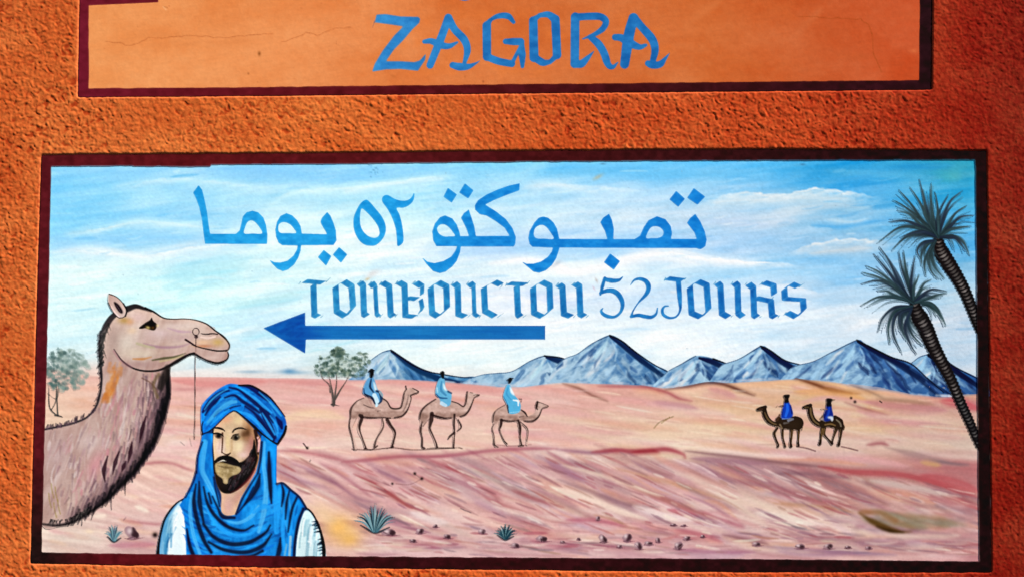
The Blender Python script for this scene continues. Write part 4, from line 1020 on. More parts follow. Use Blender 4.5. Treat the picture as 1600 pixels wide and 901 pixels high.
# leading camel
brown_camel((530, 560, 130 / 781), [(105, 520), (115, 460), (150, 410), (220, 370), (300, 355), (400, 365), (450, 395), (490, 455), (560, 455), (590, 410), (605, 330), (625, 290), (660, 270), (700, 275), (745, 305), (735, 325), (690, 335), (675, 380), (650, 460), (610, 520), (550, 550), (480, 555), (400, 550), (300, 550), (230, 545), (190, 545), (150, 560), (120, 560)],
    [([(140, 540), (110, 640), (135, 760), (155, 845)], [70, 34, 26, 30]), ([(215, 545), (185, 660), (225, 760), (250, 840)], [50, 34, 26, 30]), ([(420, 545), (410, 640), (350, 770), (340, 820)], [44, 36, 28, 36]), ([(465, 560), (520, 680), (510, 780), (500, 820)], [40, 36, 26, 34])],
    [([(105, 560), (110, 470), (160, 400), (230, 365)], [14, 22, 14, 10], .7), ([(400, 365), (450, 400), (490, 460), (570, 460), (595, 400), (610, 320), (630, 280)], [14, 14, 16, 18, 14, 14, 12], .8), ([(625, 255), (632, 285)], [14, 8], .9), ([(690, 275), (745, 308), (700, 330), (670, 345), (675, 380), (640, 480), (590, 535), (520, 552)], [8, 14, 16, 10, 12, 20, 18, 14], .85),
     ([(200, 545), (300, 552), (400, 550), (480, 556)], [20, 18, 12, 14], .8), ([(195, 530), (215, 545), (190, 640), (215, 740), (250, 835)], [30, 34, 14, 12, 14], .85), ([(100, 560), (95, 640), (120, 740), (140, 850)], [12, 16, 12, 12], .8), ([(160, 560), (130, 640)], [8, 8], .5), ([(405, 560), (412, 640), (350, 750), (330, 820)], [12, 14, 14, 20], .75), ([(450, 570), (480, 620), (525, 690), (510, 770), (495, 825)], [34, 26, 20, 18, 22], .85),
     ([(240, 840), (300, 850), (340, 830), (360, 815)], [16, 10, 14, 14], .8), ([(370, 840), (440, 838), (510, 825)], [6, 8, 14], .7), ([(135, 850), (190, 855), (250, 845)], [8, 6, 8], .6), ([(230, 430), (290, 455), (330, 460)], [8, 12, 6], .6), ([(360, 490), (385, 485)], [8, 6], .6), ([(650, 340), (630, 430), (600, 490)], [10, 14, 10], .35)],
    [('f', [(300, 160), (330, 190), (355, 270), (375, 300), (410, 330), (395, 400), (350, 440), (320, 400), (290, 350), (225, 330), (225, 270), (255, 200)], 0, (.38, .62, .80), 1), ('f', [(320, 210), (345, 250), (355, 300), (330, 290)], 0, (.85, .93, .96), .9), ('s', [(330, 340), (355, 400), (350, 440)], [40, 40, 24], (.80, .90, .95), .95), ('s', [(300, 190), (290, 260), (320, 310)], [14, 24, 14], (.10, .20, .34), .9),
     ('s', [(240, 330), (270, 350), (310, 370), (335, 420)], [16, 30, 24, 14], (.10, .14, .24), .9), ('s', [(350, 300), (385, 320), (395, 390), (370, 420)], [20, 30, 26, 14], (.12, .20, .32), .85), ('s', [(385, 310), (405, 345)], [26, 20], (.66, .72, .74), .8), ('s', [(230, 280), (235, 320)], [14, 16], (.14, .28, .44), .7), ('s', [(280, 370), (300, 420)], [30, 20], (.62, .48, .46), .6),
     ('s', [(303, 112), (306, 130), (300, 165)], [46, 40, 30], K_, 1), ('s', [(278, 118), (328, 108)], [16, 14], K_, .9), ('s', [(322, 150), (325, 165)], [14, 10], (.25, .22, .22), .8)],
    'brown camel nearest the thorn tree', 'rider in blue and white robe with black headwrap')
# second
brown_camel((645, 565, 120 / 746), [(62, 540), (75, 480), (120, 420), (210, 360), (290, 350), (380, 380), (450, 405), (485, 425), (510, 390), (520, 320), (545, 290), (590, 295), (645, 318), (640, 330), (595, 340), (580, 400), (545, 470), (500, 515), (440, 530), (400, 535), (320, 545), (250, 535), (180, 520), (140, 560), (100, 600)],
    [([(110, 540), (90, 640), (95, 760), (100, 820)], [80, 40, 24, 36]), ([(185, 530), (170, 640), (210, 750), (235, 825)], [50, 34, 24, 28]), ([(400, 530), (405, 640), (398, 750), (398, 825)], [36, 26, 22, 32]), ([(440, 540), (465, 620), (420, 690), (360, 720)], [34, 32, 24, 22])],
    [([(65, 550), (80, 480), (130, 420), (220, 360)], [14, 22, 16, 14], .75), ([(380, 380), (440, 400), (490, 430), (515, 390), (525, 310), (530, 285)], [12, 14, 14, 16, 18, 14], .8), ([(560, 295), (580, 300)], [8, 8], .6), ([(590, 320), (645, 318), (600, 345), (580, 390), (550, 460), (510, 510), (460, 530)], [6, 14, 12, 14, 20, 22, 14], .85), ([(180, 510), (240, 530), (310, 545), (380, 540)], [20, 26, 18, 12], .85),
     ([(185, 500), (180, 560), (165, 640), (190, 700), (225, 780), (235, 825)], [40, 44, 20, 14, 14, 20], .85), ([(90, 580), (75, 660), (90, 740), (90, 820), (110, 835)], [10, 26, 14, 20, 20], .8), ([(160, 550), (100, 620)], [10, 10], .6), ([(405, 510), (400, 600), (405, 700), (395, 830)], [22, 20, 12, 18], .85), ([(440, 560), (470, 630), (430, 670)], [14, 18, 12], .85), ([(400, 685), (360, 720), (345, 745)], [24, 22, 14], .85), ([(110, 838), (230, 830), (390, 832), (460, 832)], [8, 10, 12, 4], .7)],
    [('f', [(270, 150), (310, 170), (320, 250), (375, 310), (375, 360), (360, 420), (310, 430), (275, 410), (255, 350), (220, 310), (225, 240), (245, 180)], 0, (.42, .70, .84), 1), ('f', [(295, 200), (320, 250), (330, 280), (300, 260)], 0, (.92, .97, .98), .9), ('s', [(280, 190), (275, 270), (320, 320)], [14, 26, 20], (.26, .52, .70), .7), ('s', [(225, 310), (265, 345), (330, 350)], [14, 20, 14], (.14, .34, .52), .8), ('s', [(345, 285), (375, 300)], [22, 20], (.20, .32, .44), .8), ('s', [(280, 400), (320, 420)], [40, 30], (.80, .88, .93), .8), ('s', [(235, 250), (240, 290)], [14, 14], (.80, .92, .95), .6),
     ('s', [(288, 106), (290, 125), (294, 150)], [44, 34, 22], K_, 1)],
    'brown camel with one foreleg lifted, middle of the line', 'rider in pale blue robe with black headwrap')
# third
brown_camel((755, 580, 110 / 793), [(108, 530), (115, 480), (160, 420), (240, 375), (330, 360), (430, 430), (490, 495), (550, 480), (590, 440), (600, 350), (625, 340), (680, 360), (730, 385), (725, 400), (665, 415), (650, 470), (610, 530), (550, 560), (480, 555), (400, 550), (320, 555), (240, 550), (200, 540), (170, 560), (130, 590)],
    [([(145, 560), (115, 650), (125, 750), (140, 835)], [60, 34, 26, 34]), ([(205, 550), (195, 650), (240, 770), (275, 825)], [44, 30, 24, 24]), ([(405, 550), (415, 650), (425, 760), (430, 830)], [50, 36, 28, 36]), ([(430, 560), (500, 650), (495, 760), (495, 820)], [40, 30, 24, 28])],
    [([(110, 560), (115, 490), (150, 430), (250, 370)], [14, 18, 10, 10], .75), ([(430, 430), (470, 460), (495, 500)], [16, 26, 14], .85), ([(610, 340), (600, 400), (610, 425)], [26, 30, 12], .9), ([(620, 340), (680, 360), (735, 388), (670, 412), (650, 450), (620, 510), (560, 555), (460, 555)], [10, 8, 12, 14, 16, 24, 20, 14], .85), ([(210, 545), (290, 556), (390, 552)], [22, 18, 12], .85),
     ([(205, 545), (200, 600), (185, 660), (230, 770), (265, 810)], [38, 30, 12, 14, 18], .85), ([(120, 590), (100, 640), (120, 720), (125, 820), (180, 848)], [10, 14, 10, 22, 8], .8), ([(395, 550), (415, 620), (415, 740), (430, 820)], [26, 34, 16, 20], .85), ([(405, 832), (455, 832)], [18, 16], .85), ([(420, 565), (490, 630), (505, 690), (490, 780)], [12, 14, 10, 10], .75), ([(430, 350), (500, 355), (590, 375)], [5, 5, 5], .6), ([(410, 510), (450, 500)], [12, 8], .6)],
    [('f', [(275, 140), (310, 160), (330, 230), (385, 300), (410, 340), (425, 390), (400, 460), (290, 470), (265, 370), (225, 290), (235, 220), (255, 170)], 0, (.36, .70, .86), 1), ('f', [(300, 165), (325, 200), (355, 270), (310, 235)], 0, (.94, .98, 1), .95), ('s', [(340, 320), (390, 330), (395, 380)], [14, 24, 14], (.94, .97, .98), .9), ('s', [(280, 180), (265, 250), (310, 310)], [12, 16, 14], (.24, .56, .76), .6), ('s', [(230, 280), (260, 340), (285, 400)], [10, 12, 12], (.20, .42, .58), .7), ('s', [(270, 380), (285, 460)], [22, 14], (.24, .20, .22), .8), ('s', [(300, 460), (400, 450)], [10, 8], (.70, .86, .92), .8), ('s', [(410, 300), (435, 310), (425, 345)], [12, 14, 10], (.45, .34, .34), .8),
     ('s', [(305, 88), (298, 114)], [48, 34], K_, 1), ('s', [(275, 92), (335, 74)], [18, 16], K_, .9)],
    'pale brown camel last of the line under the arrow', 'rider in bright blue robe with white shoulder')
def dark_camel(zo, segs, rider, label, rlabel):
    ox, oy, s = zo
    with Part('painted_camel', mural, label, thr=.35) as cm:
        for pts, w, c, a in segs: stroke(Z(ox, oy, s, pts), np.array(w) * s, c, a, soft=1.1)
    with Part('painted_rider', cm.obj, rlabel, thr=.35):
        for kind, pts, w, c, a in rider:
            if kind == 'f': fill(Z(ox, oy, s, pts), c, a, soft=.8)
            else: stroke(Z(ox, oy, s, pts), np.array(w) * s, c, a, soft=1.1)
D1 = (.20, .14, .09); D2 = (.46, .36, .24); D3 = (.58, .44, .26)
dark_camel((1170, 605, 90 / 811), [
    ([(130, 305), (190, 290), (235, 270)], [50, 70, 50], D1, 1), ([(215, 300), (240, 400), (300, 480), (380, 510), (430, 500)], [70, 80, 75, 66, 80], D1, 1), ([(225, 350), (270, 440), (340, 500), (400, 515)], [16, 26, 24, 20], D2, .8), ([(420, 450), (470, 500), (600, 500), (680, 500)], [90, 150, 170, 190], D1, 1), ([(600, 430), (680, 440), (700, 540)], [50, 80, 70], D1, 1), ([(400, 450), (440, 370)], [40, 20], (.30, .20, .14), .9),
    ([(400, 570), (360, 640), (385, 730), (415, 800), (410, 830)], [40, 42, 34, 30, 36], D1, .95), ([(475, 580), (478, 690), (500, 780), (512, 830)], [44, 34, 28, 36], D1, .95), ([(605, 560), (600, 680), (590, 770), (595, 825)], [60, 44, 36, 46], D1, .95), ([(705, 580), (700, 690), (695, 770), (700, 810)], [50, 36, 30, 42], D1, .95),
    ([(612, 600), (608, 760)], [14, 12], D3, .7), ([(705, 620), (700, 750)], [14, 12], D3, .7), ([(485, 620), (490, 740)], [12, 10], D3, .7), ([(370, 640), (390, 720)], [12, 10], D3, .5), ([(720, 470), (750, 540), (755, 600)], [16, 20, 8], D1, .9), ([(440, 520), (470, 570)], [26, 20], (.55, .45, .34), .8), ([(500, 500), (560, 490)], [30, 20], (.42, .38, .36), .7), ([(150, 300), (190, 300)], [20, 16], (.40, .28, .22), .7), ([(310, 355), (385, 280), (400, 255)], [8, 8, 14], (.45, .38, .26), .8), ([(560, 460), (620, 440)], [40, 30], (.55, .56, .62), .7)],
    [('f', [(510, 190), (565, 200), (600, 270), (625, 360), (610, 410), (540, 440), (460, 430), (455, 370), (470, 300), (490, 240)], 0, (.08, .24, .66), 1), ('s', [(540, 230), (545, 310), (520, 400)], [34, 44, 34], (.16, .42, .88), .8), ('s', [(590, 250), (610, 360)], [20, 22], (.05, .12, .40), .8), ('s', [(480, 300), (465, 400)], [12, 16], (.06, .10, .34), .8), ('s', [(480, 255), (430, 258)], [30, 14], (.25, .20, .22), .9), ('s', [(470, 440), (600, 430)], [14, 12], (.55, .68, .86), .7),
     ('f', [(492, 100), (575, 95), (575, 128), (560, 160), (565, 205), (502, 210), (505, 150), (492, 128)], 0, K_, 1), ('s', [(520, 155), (530, 160)], [14, 10], (.5, .35, .3), .7)],
    'dark camel walking ahead of another dark camel', 'rider in deep blue robe holding reins out')
dark_camel((1245, 605, 100 / 901), [
    ([(100, 275), (150, 265), (195, 245)], [44, 66, 50], D1, 1), ([(185, 290), (200, 380), (240, 460), (310, 510), (380, 510)], [80, 84, 80, 76, 90], D1, 1), ([(195, 290), (205, 380), (250, 470), (320, 520)], [26, 28, 24, 20], D2, .9), ([(120, 275), (160, 275)], [24, 18], D2, .8), ([(370, 500), (450, 500), (560, 510)], [110, 110, 120], D1, 1), ([(540, 420), (600, 480), (620, 560)], [70, 110, 90], D1, 1), ([(560, 450), (610, 500), (630, 580)], [22, 26, 20], (.52, .46, .38), .8), ([(400, 520), (480, 510), (540, 530)], [22, 24, 18], D3, .7), ([(380, 380), (340, 430)], [30, 26], (.36, .28, .22), .9), ([(350, 440), (400, 470)], [30, 20], (.62, .56, .56), .7),
    ([(365, 560), (345, 660), (335, 740), (325, 790)], [60, 46, 34, 50], D1, .95), ([(395, 560), (385, 650), (440, 720), (495, 785)], [50, 40, 26, 46], D1, .9), ([(560, 570), (530, 660), (505, 740), (495, 790)], [60, 38, 28, 36], D1, .95), ([(625, 580), (615, 690), (600, 760), (590, 805)], [60, 42, 32, 50], D1, .95), ([(360, 580), (345, 720)], [18, 12], D3, .8), ([(385, 580), (375, 660)], [20, 14], D3, .7), ([(615, 590), (610, 700)], [12, 10], D2, .8), ([(545, 600), (520, 680)], [10, 10], D2, .7), ([(640, 490), (670, 550), (665, 590)], [14, 20, 14], D1, .9)],
    [('f', [(430, 220), (480, 230), (500, 310), (515, 400), (470, 460), (390, 470), (375, 390), (400, 310)], 0, (.06, .16, .50), 1), ('s', [(460, 260), (450, 350), (420, 420)], [24, 34, 26], (.12, .28, .72), .8), ('s', [(410, 330), (385, 420)], [14, 18], (.05, .08, .28), .8), ('f', [(440, 405), (510, 405), (510, 465), (490, 475), (475, 440), (440, 430)], 0, (.80, .82, .86), .95), ('s', [(345, 297), (420, 302)], [14, 20], (.55, .42, .36), .9),
     ('f', [(418, 150), (500, 155), (498, 190), (485, 210), (488, 260), (418, 260), (420, 200)], 0, K_, 1), ('s', [(500, 170), (560, 165)], [20, 8], (.30, .28, .14), .9)],
    'dark camel following behind the other dark camel', 'rider in dark blue robe with white cloth at the waist')

# --- the large camel
CAMEL = [(200, 480), (212.5, 476), (227.5, 480), (240, 486), (255, 495.5), (270, 497.5), (287.5, 497), (305, 498.8), (322.5, 505), (335, 515), (350, 526), (358.8, 536), (358.8, 544), (356, 549), (357.5, 555), (353.8, 562.5), (340, 567.5), (325, 563.8), (311, 556), (302.5, 552), (287.5, 557.5), (270, 569), (262.5, 575), (261, 590), (262.5, 610), (260, 630), (252.5, 655), (246, 672), (243, 685), (232.5, 705), (217.5, 725), (200, 745), (180, 767.5), (160, 785), (140, 800), (120, 813.8), (95, 821), (66, 819), (66, 740), (68, 672), (90, 666), (110, 661), (132, 652), (147.5, 636), (155, 615), (157.5, 590), (156, 562.5), (155, 545), (160, 520), (166, 504), (177, 490), (188, 484)]
FURB = [(.10, .08, .10), (.16, .12, .15), (.06, .05, .06), (.28, .22, .26)]
def camel_col(X, Y):
    c = np.ones(X.shape + (3,)) * np.array([.75, .62, .58])
    hd = np.clip((560 - Y) / 60, 0, 1)[..., None]
    c = c * (1 - hd) + np.array([.86, .75, .69]) * hd
    s = fbm((X + .35 * Y) / 9, (Y - .35 * X) / 34, 401, 4)[..., None]
    return c + s * np.array([.07, .09, .09])
with Part('painted_camel', mural, 'large pink-brown camel head and neck with black outline', thr=.35) as cam_p:
    fuzzy([(72, 668), (92, 664), (110, 659), (130, 650)], 3, FURB, 30, 7, -1.4, .5, soft=1.8)
    fuzzy([(157, 515), (155, 545), (157, 575), (158, 595), (154, 620), (146, 640)], 2.6, FURB, 70, 6, 2.2, .6)
    fuzzy([(262, 580), (263, 610), (260, 632), (252, 660), (245, 685), (230, 712), (214, 733), (195, 754)], 3.4, FURB, 26, 7, 1.4, .6, soft=2)
    fill(CAMEL, camel_col, 1, soft=.9)
    HIDE = blur(ACC, 2.0)
    on_hide = lambda x, y: HIDE[int(y + P), int(x + P)] > .97
    # hide: pinks, creams, mauves brushed along the neck
    for k in range(420):
        t = rng.random()
        if t < .55:
            x = rng.uniform(72, 240); y = rng.uniform(660, 815)
            if (x - 70) + (y - 640) * 1.02 > 185 + 30 or (y > 808 - (x - 70) * .32): 
                if rng.random() < .8: continue
            an = 1.85 + rng.normal(0, .15) - (x - 70) / 900
        else:
            y = rng.uniform(580, 690); x = rng.uniform(162, 250)
            an = 1.75 + rng.normal(0, .15)
        L = rng.uniform(10, 32)
        c = [(.88, .78, .76), (.76, .58, .60), (.66, .50, .54), (.84, .72, .68), (.90, .84, .82), (.80, .52, .56), (.58, .46, .48)][rng.integers(7)]
        if y > 770: c = [(.72, .60, .50), (.78, .66, .62), (.60, .48, .44), (.84, .74, .66)][rng.integers(4)]
        if not on_hide(x, y) or not on_hide(x + math.cos(an) * L, y + math.sin(an) * L): continue
        stroke([(x, y), (x + math.cos(an) * L * .5 + rng.normal(0, 1), y + math.sin(an) * L * .5), (x + math.cos(an) * L, y + math.sin(an) * L)], rng.uniform(2, 5), c, rng.uniform(.25, .6), soft=2.4, taper=1, bristle=.4)
    blob(150, 725, 12, 26, (.86, .56, .60), .55, .5); blob(140, 690, 26, 16, (.88, .80, .79), .5); blob(90, 710, 18, 30, (.80, .70, .72), .4)
    for x, y in ((80, 755), (86, 760), (90, 780), (84, 785), (76, 770)): stroke([(x, y), (x + 1, y + 10), (x + 4, y + 22)], 2, (.62, .52, .30), .6, soft=1.5)
    for k in range(150):
        y = rng.uniform(600, 790); x = rng.uniform(80, 235)
        if x + y > 930 or (x < 150 and y < 668): continue
        L = rng.uniform(8, 22); an = 1.8 + rng.normal(0, .2)
        if not on_hide(x, y) or not on_hide(x + math.cos(an) * L, y + math.sin(an) * L): continue
        stroke([(x, y), (x + math.cos(an) * L, y + math.sin(an) * L)], [rng.uniform(2, 4), 1], [(.54, .40, .42), (.90, .82, .79), (.50, .40, .42), (.72, .52, .50)][rng.integers(4)], rng.uniform(.2, .42), soft=2.6)
    stroke([(256, 590), (254, 618), (246, 645), (236, 675), (218, 706), (198, 732), (172, 760), (142, 786), (110, 806)], [16, 24, 28, 30, 26, 24, 22, 16, 8], (.42, .30, .33), .55, soft=18)
    stroke([(260, 590), (259, 618), (252, 648), (242, 680), (226, 708), (206, 736), (180, 762), (150, 788)], [10, 14, 16, 16, 14, 14, 12, 8], (.16, .11, .13), .6, soft=9)
    # dark breast fringe: long strands hanging from the throat edge
    edge = catmull([(262, 585), (262, 610), (258, 632), (251, 656), (244, 680), (231, 705), (216, 726), (198, 747), (178, 768), (158, 785), (138, 800), (116, 812)], step=2)
    for k in range(300):
        i = rng.integers(len(edge)); x, y = edge[i]; f = i / len(edge)
        dpt = abs(rng.normal(0, 1)) * (20 if f < .6 else 14)
        x -= dpt * (.9 - .5 * f); y -= dpt * (.1 + .9 * f)
        an = 1.62 + .35 * f + rng.normal(0, .16); L = rng.uniform(10, 26)
        c = FURB[rng.integers(3)] if dpt < 12 else [(.38, .28, .32), (.50, .38, .42), (.30, .22, .24)][rng.integers(3)]
        stroke([(x, y), (x + math.cos(an) * L, y + math.sin(an) * L)], [rng.uniform(2, 4.5), 1], c, rng.uniform(.4, .85) if dpt < 10 else rng.uniform(.25, .6), soft=2.4)
    for pts in ([(186, 705), (180, 722), (176, 740)], [(168, 712), (162, 735), (164, 752)], [(206, 690), (204, 704), (200, 722)], [(228, 650), (222, 670), (218, 690)], [(196, 720), (190, 736)]):
        stroke(pts, [2, 7, 1.5], (.18, .08, .12), .8, soft=2)
    stroke([(262, 578), (263, 610), (259, 634), (250, 662), (243, 684), (230, 708), (214, 730), (196, 750), (176, 771), (155, 789), (134, 803), (112, 815), (90, 820), (66, 818)], [6, 7, 7, 7, 7, 7, 6, 6, 6, 6, 5, 5, 4, 2.5], (.07, .06, .07), .85, soft=3.5)
    fuzzy([(250, 660), (236, 700), (214, 732), (190, 758), (160, 788)], 2.6, FURB, 18, 7, 1.6, .6, soft=2)
    fuzzy([(80, 812), (100, 812), (122, 804), (140, 792)], 2.2, [(.16, .14, .14), (.40, .36, .34), (.10, .09, .1)], 60, 9, 2.0, .7)
    # nape and back line
    stroke([(196, 481), (178, 492), (168, 504), (161, 520), (157, 540), (157, 565), (158.5, 592), (156, 615), (149, 636), (134, 652), (112, 661), (90, 666), (70, 670)], [4, 9, 10, 8, 6, 4, 3.4, 3.4, 3, 3, 3, 3, 3], (.10, .10, .12), .85, soft=2)
    fuzzy([(170, 505), (163, 522), (160, 545), (160, 570)], 2.4, [(.20, .20, .20), (.36, .34, .34), (.10, .12, .12)], 70, 10, 2.0, .7)
    fuzzy([(72, 670), (100, 664), (132, 654), (148, 640)], 1.8, [(.30, .22, .26), (.45, .34, .38)], 50, 7, -1.2, .6)
    stroke([(199, 482), (212, 478), (226, 482), (236, 486)], [10, 8, 5, 2], (.13, .12, .13), .9, soft=2.5)
    # cheek and jaw modelling
    blob(195, 535, 26, 18, (.89, .84, .78), .7); blob(220, 552, 30, 10, (.88, .82, .72), .6); blob(250, 520, 26, 8, (.88, .78, .80), .5); blob(215, 495, 16, 8, (.90, .76, .74), .6); blob(300, 508, 24, 6, (.90, .82, .78), .6); blob(270, 508, 14, 6, (.90, .82, .80), .5)
    blob(284, 527, 18, 6, (.74, .60, .60), .55); blob(238, 530, 20, 6, (.80, .68, .66), .5); blob(176, 530, 12, 26, (.62, .50, .47), .5); blob(216, 569, 26, 5, (.66, .52, .50), .5); blob(330, 512, 10, 4, (.70, .58, .54), .5); blob(262, 502, 22, 4, (.70, .58, .54), .45); blob(200, 600, 16, 22, (.68, .54, .50), .35)
    blob(194, 500, 9, 5, (.72, .56, .28), .7); blob(203, 502, 6, 5, (.88, .62, .42), .5); blob(206, 516, 8, 5, (.92, .78, .64), .6)
    stroke([(225, 536), (245, 541), (265, 542), (284, 540), (298, 535)], [1, 4, 4, 3, 1], (.66, .50, .56), .7, soft=3)
    stroke([(262, 512), (280, 517), (298, 518)], [1, 4, 2], (.74, .58, .66), .6, soft=3); stroke([(214, 536), (228, 540), (240, 542)], 4, (.72, .70, .52), .5, soft=3)
    stroke([(208, 560), (224, 560), (236, 557)], [2, 4, 1], (.78, .50, .26), .7, soft=2.5); stroke([(238, 562), (256, 559), (272, 557), (290, 551)], [2, 4, 3.4, 1], (.30, .30, .18), .75, soft=2); stroke([(250, 564), (270, 560), (286, 555)], 2.5, (.74, .70, .48), .6, soft=2)
    stroke([(178, 545), (184, 554), (190, 562), (200, 570), (212, 576), (228, 579), (246, 578), (262, 572), (278, 563), (292, 555), (303, 551)], [1, 2, 2.6, 2.6, 3, 3.2, 3.6, 5, 6, 5, 3], (.10, .08, .09), .9, soft=1.6)
    stroke([(178, 548), (188, 562), (205, 573)], 4, (.66, .46, .48), .5, soft=3)
    stroke([(262, 574), (256, 590), (250, 604)], [10, 14, 10], (.16, .13, .12), .8, soft=4); stroke([(248, 584), (240, 600), (246, 620)], 5, (.42, .34, .22), .6, soft=3); stroke([(222, 590), (236, 598), (246, 610)], 2, (.40, .28, .22), .6, soft=2)
    # outline of the face
    stroke([(227, 480.5), (240, 486.5), (255, 495.8), (270, 498), (287.5, 497.5), (305, 499.4), (322.5, 505.5), (335, 515), (345, 522), (352, 528)], [3.4, 3.2, 2.4, 1.8, 1.6, 1.6, 2, 2.2, 2.6, 3], (.10, .08, .09), .9, soft=1.3)
    stroke([(345, 522), (352, 528), (358, 537), (357.5, 544), (353, 547.5)], [3, 3.2, 2.6, 2.4, 2], (.20, .16, .14), .9, soft=1.4)
    stroke([(356, 550), (357, 555), (353, 562), (340, 566.5), (325, 563), (311, 556.5), (303, 552), (296, 553)], [2, 2.6, 4, 3.6, 3.4, 3.4, 4, 4], (.09, .08, .09), .9, soft=1.4)
    fuzzy([(352, 564), (340, 567), (325, 564), (312, 558)], 1.2, [(.1, .1, .1)], 22, 3.5, 1.5, .8)
    blob(340, 534, 10, 6, (.80, .66, .40), .85); blob(318, 534, 14, 5, (.92, .74, .58), .7); blob(330, 558, 14, 4, (.86, .76, .72), .6); blob(318, 540, 14, 2.5, (.78, .50, .34), .7)
    stroke([(290, 530), (298, 535), (306, 540)], [3.4, 3, 2], (.20, .13, .14), .9, soft=1.3); stroke([(300, 538), (312, 542), (325, 545), (340, 547.5), (354, 547)], [1.4, 2, 2.2, 2.6, 2.6], (.13, .10, .09), .95, soft=1.3)
with Part('ear', cam_p.obj, thr=.35):
    er = [(170.3, 458.8), (182.5, 463.8), (192.5, 473.8), (197.5, 484), (196, 492.5), (190, 496), (184, 495), (175, 485), (169, 472.5)]
    fill(er, (.80, .70, .66), 1, soft=.8); stroke(er, 1.6, (.12, .10, .11), .85); stroke([(193, 474), (198, 484), (196, 493)], 3, (.12, .1, .11), .8)
    fill([(178, 471), (185, 475), (191, 484), (191, 489), (186, 487), (180, 478)], (.14, .10, .12), .95, soft=.8); stroke([(182, 476), (188, 486)], 1.4, (.48, .40, .44), .7); stroke([(174, 478), (180, 488), (186, 494)], 2.2, (.90, .80, .78), .7)
with Part('eye', cam_p.obj, thr=.35):
    fill([(216.5, 512), (226, 504), (234, 499), (237, 494.5), (239, 500), (245, 506), (242.5, 514.5), (236, 515), (228, 512), (222, 513)], (.12, .09, .07), 1, soft=.8); blob(231, 511, 4, 2.6, (.74, .64, .42), .95, .3); blob(239, 511.5, 3, 3, (.42, .30, .14), .8); blob(246, 508, 3, 3, (.90, .80, .60), .6)
with Part('nostril', cam_p.obj, thr=.3):
    stroke([(314, 520.5), (322, 521.5), (332, 520.5), (340, 521.5)], [1.6, 2.6, 2.6, 2], (.22, .16, .16), .9, soft=1.2); stroke([(314, 526), (324, 527.5), (336, 525.5)], [3, 4, 3], (.92, .80, .74), .85, soft=1.5)
with Part('patch', cam_p.obj, 'rust orange patch of hair behind the jaw', thr=.12):
    for _ in range(80):
        t = rng.random(); x = 186 - 20 * t + rng.normal(0, 4.5 - 2 * t); y = 570 + 52 * t + rng.normal(0, 4)
        stroke([(x, y), (x - rng.uniform(1, 4), y + rng.uniform(5, 12))], rng.uniform(2.5, 6), [(.84, .50, .20), (.78, .46, .20), (.86, .62, .40), (.74, .48, .32)][rng.integers(4)], .3, soft=4)
with Part('halter_rope', cam_p.obj, 'thin lead rope hanging from a nose ring', thr=.22):
    stroke([(306 + 5 * math.cos(t), 517.5 + 5.6 * math.sin(t)) for t in np.linspace(1.2, 7.2, 20)], 1.5, (.24, .17, .17), .9, soft=1.1)
    blob(306.5, 525.5, 3, 2.6, (.16, .10, .11), .95)
    stroke([(306, 526), (305.5, 552), (305, 580), (305, 620), (304.5, 660), (304, 684)], 1.5, lambda X, Y: np.array([.42, .32, .30]) + .22 * np.clip(np.sin(Y / 4.1)[..., None], -1, 1) * np.array([1, .9, .85]), .85, soft=1.3)

# --- the man in the blue turban
BL = (.10, .55, .88); BD = (.03, .10, .22); BM = (.06, .38, .72); BH = (.22, .66, .93)
with Part('painted_person', mural, 'bearded man in blue turban, scarf and white sleeves', thr=.4) as man:
    with_sleeves = [(289, 776), (276, 784), (266, 795), (257, 810), (252, 826), (248, 846), (245, 872), (509, 876), (507, 852), (503, 834), (496, 816), (488, 802), (478, 792), (468, 776), (454, 765), (440, 754), (432, 757), (432, 690), (402, 650), (360, 640), (320, 660), (314, 690), (308, 712), (306, 736), (298, 758)]
    fill(with_sleeves, (.05, .20, .42), 1, smooth=False, soft=.9)
with Part('sleeve', man.obj, 'white sleeve shaded blue beside the camel', thr=.4):
    fill([(284, 782), (272, 792), (261, 808), (255, 826), (251, 848), (249, 872), (293, 874), (291, 830), (288, 802)], (.90, .96, .98), 1, soft=.9)
    stroke([(280, 786), (268, 799), (260, 814), (256, 832), (252, 866)], [3, 8, 12, 14, 16], (.30, .58, .76), .75, soft=8)
    for k in range(26):
        y = rng.uniform(812, 850); x = np.interp(y, [790, 808, 826, 850], [278, 263, 257, 253]) + rng.uniform(1, 13)
        stroke([(x + 6, y - 14), (x, y), (x - 1, y + 16)], rng.uniform(2, 5), [(.30, .60, .78), (.16, .40, .60), (.62, .82, .90), (.50, .72, .84)][rng.integers(4)], .5, soft=2, bristle=.3)
    stroke([(278, 790), (274, 800), (271, 830)], [2, 8, 4], (.98, 1, 1), .6, soft=4)
    stroke([(289, 777), (276, 785), (266, 796), (257, 811), (252, 828), (248, 848), (246, 872)], [2.4, 2.6, 3, 3, 3, 4, 6], (.03, .05, .09), .95, soft=1.4)
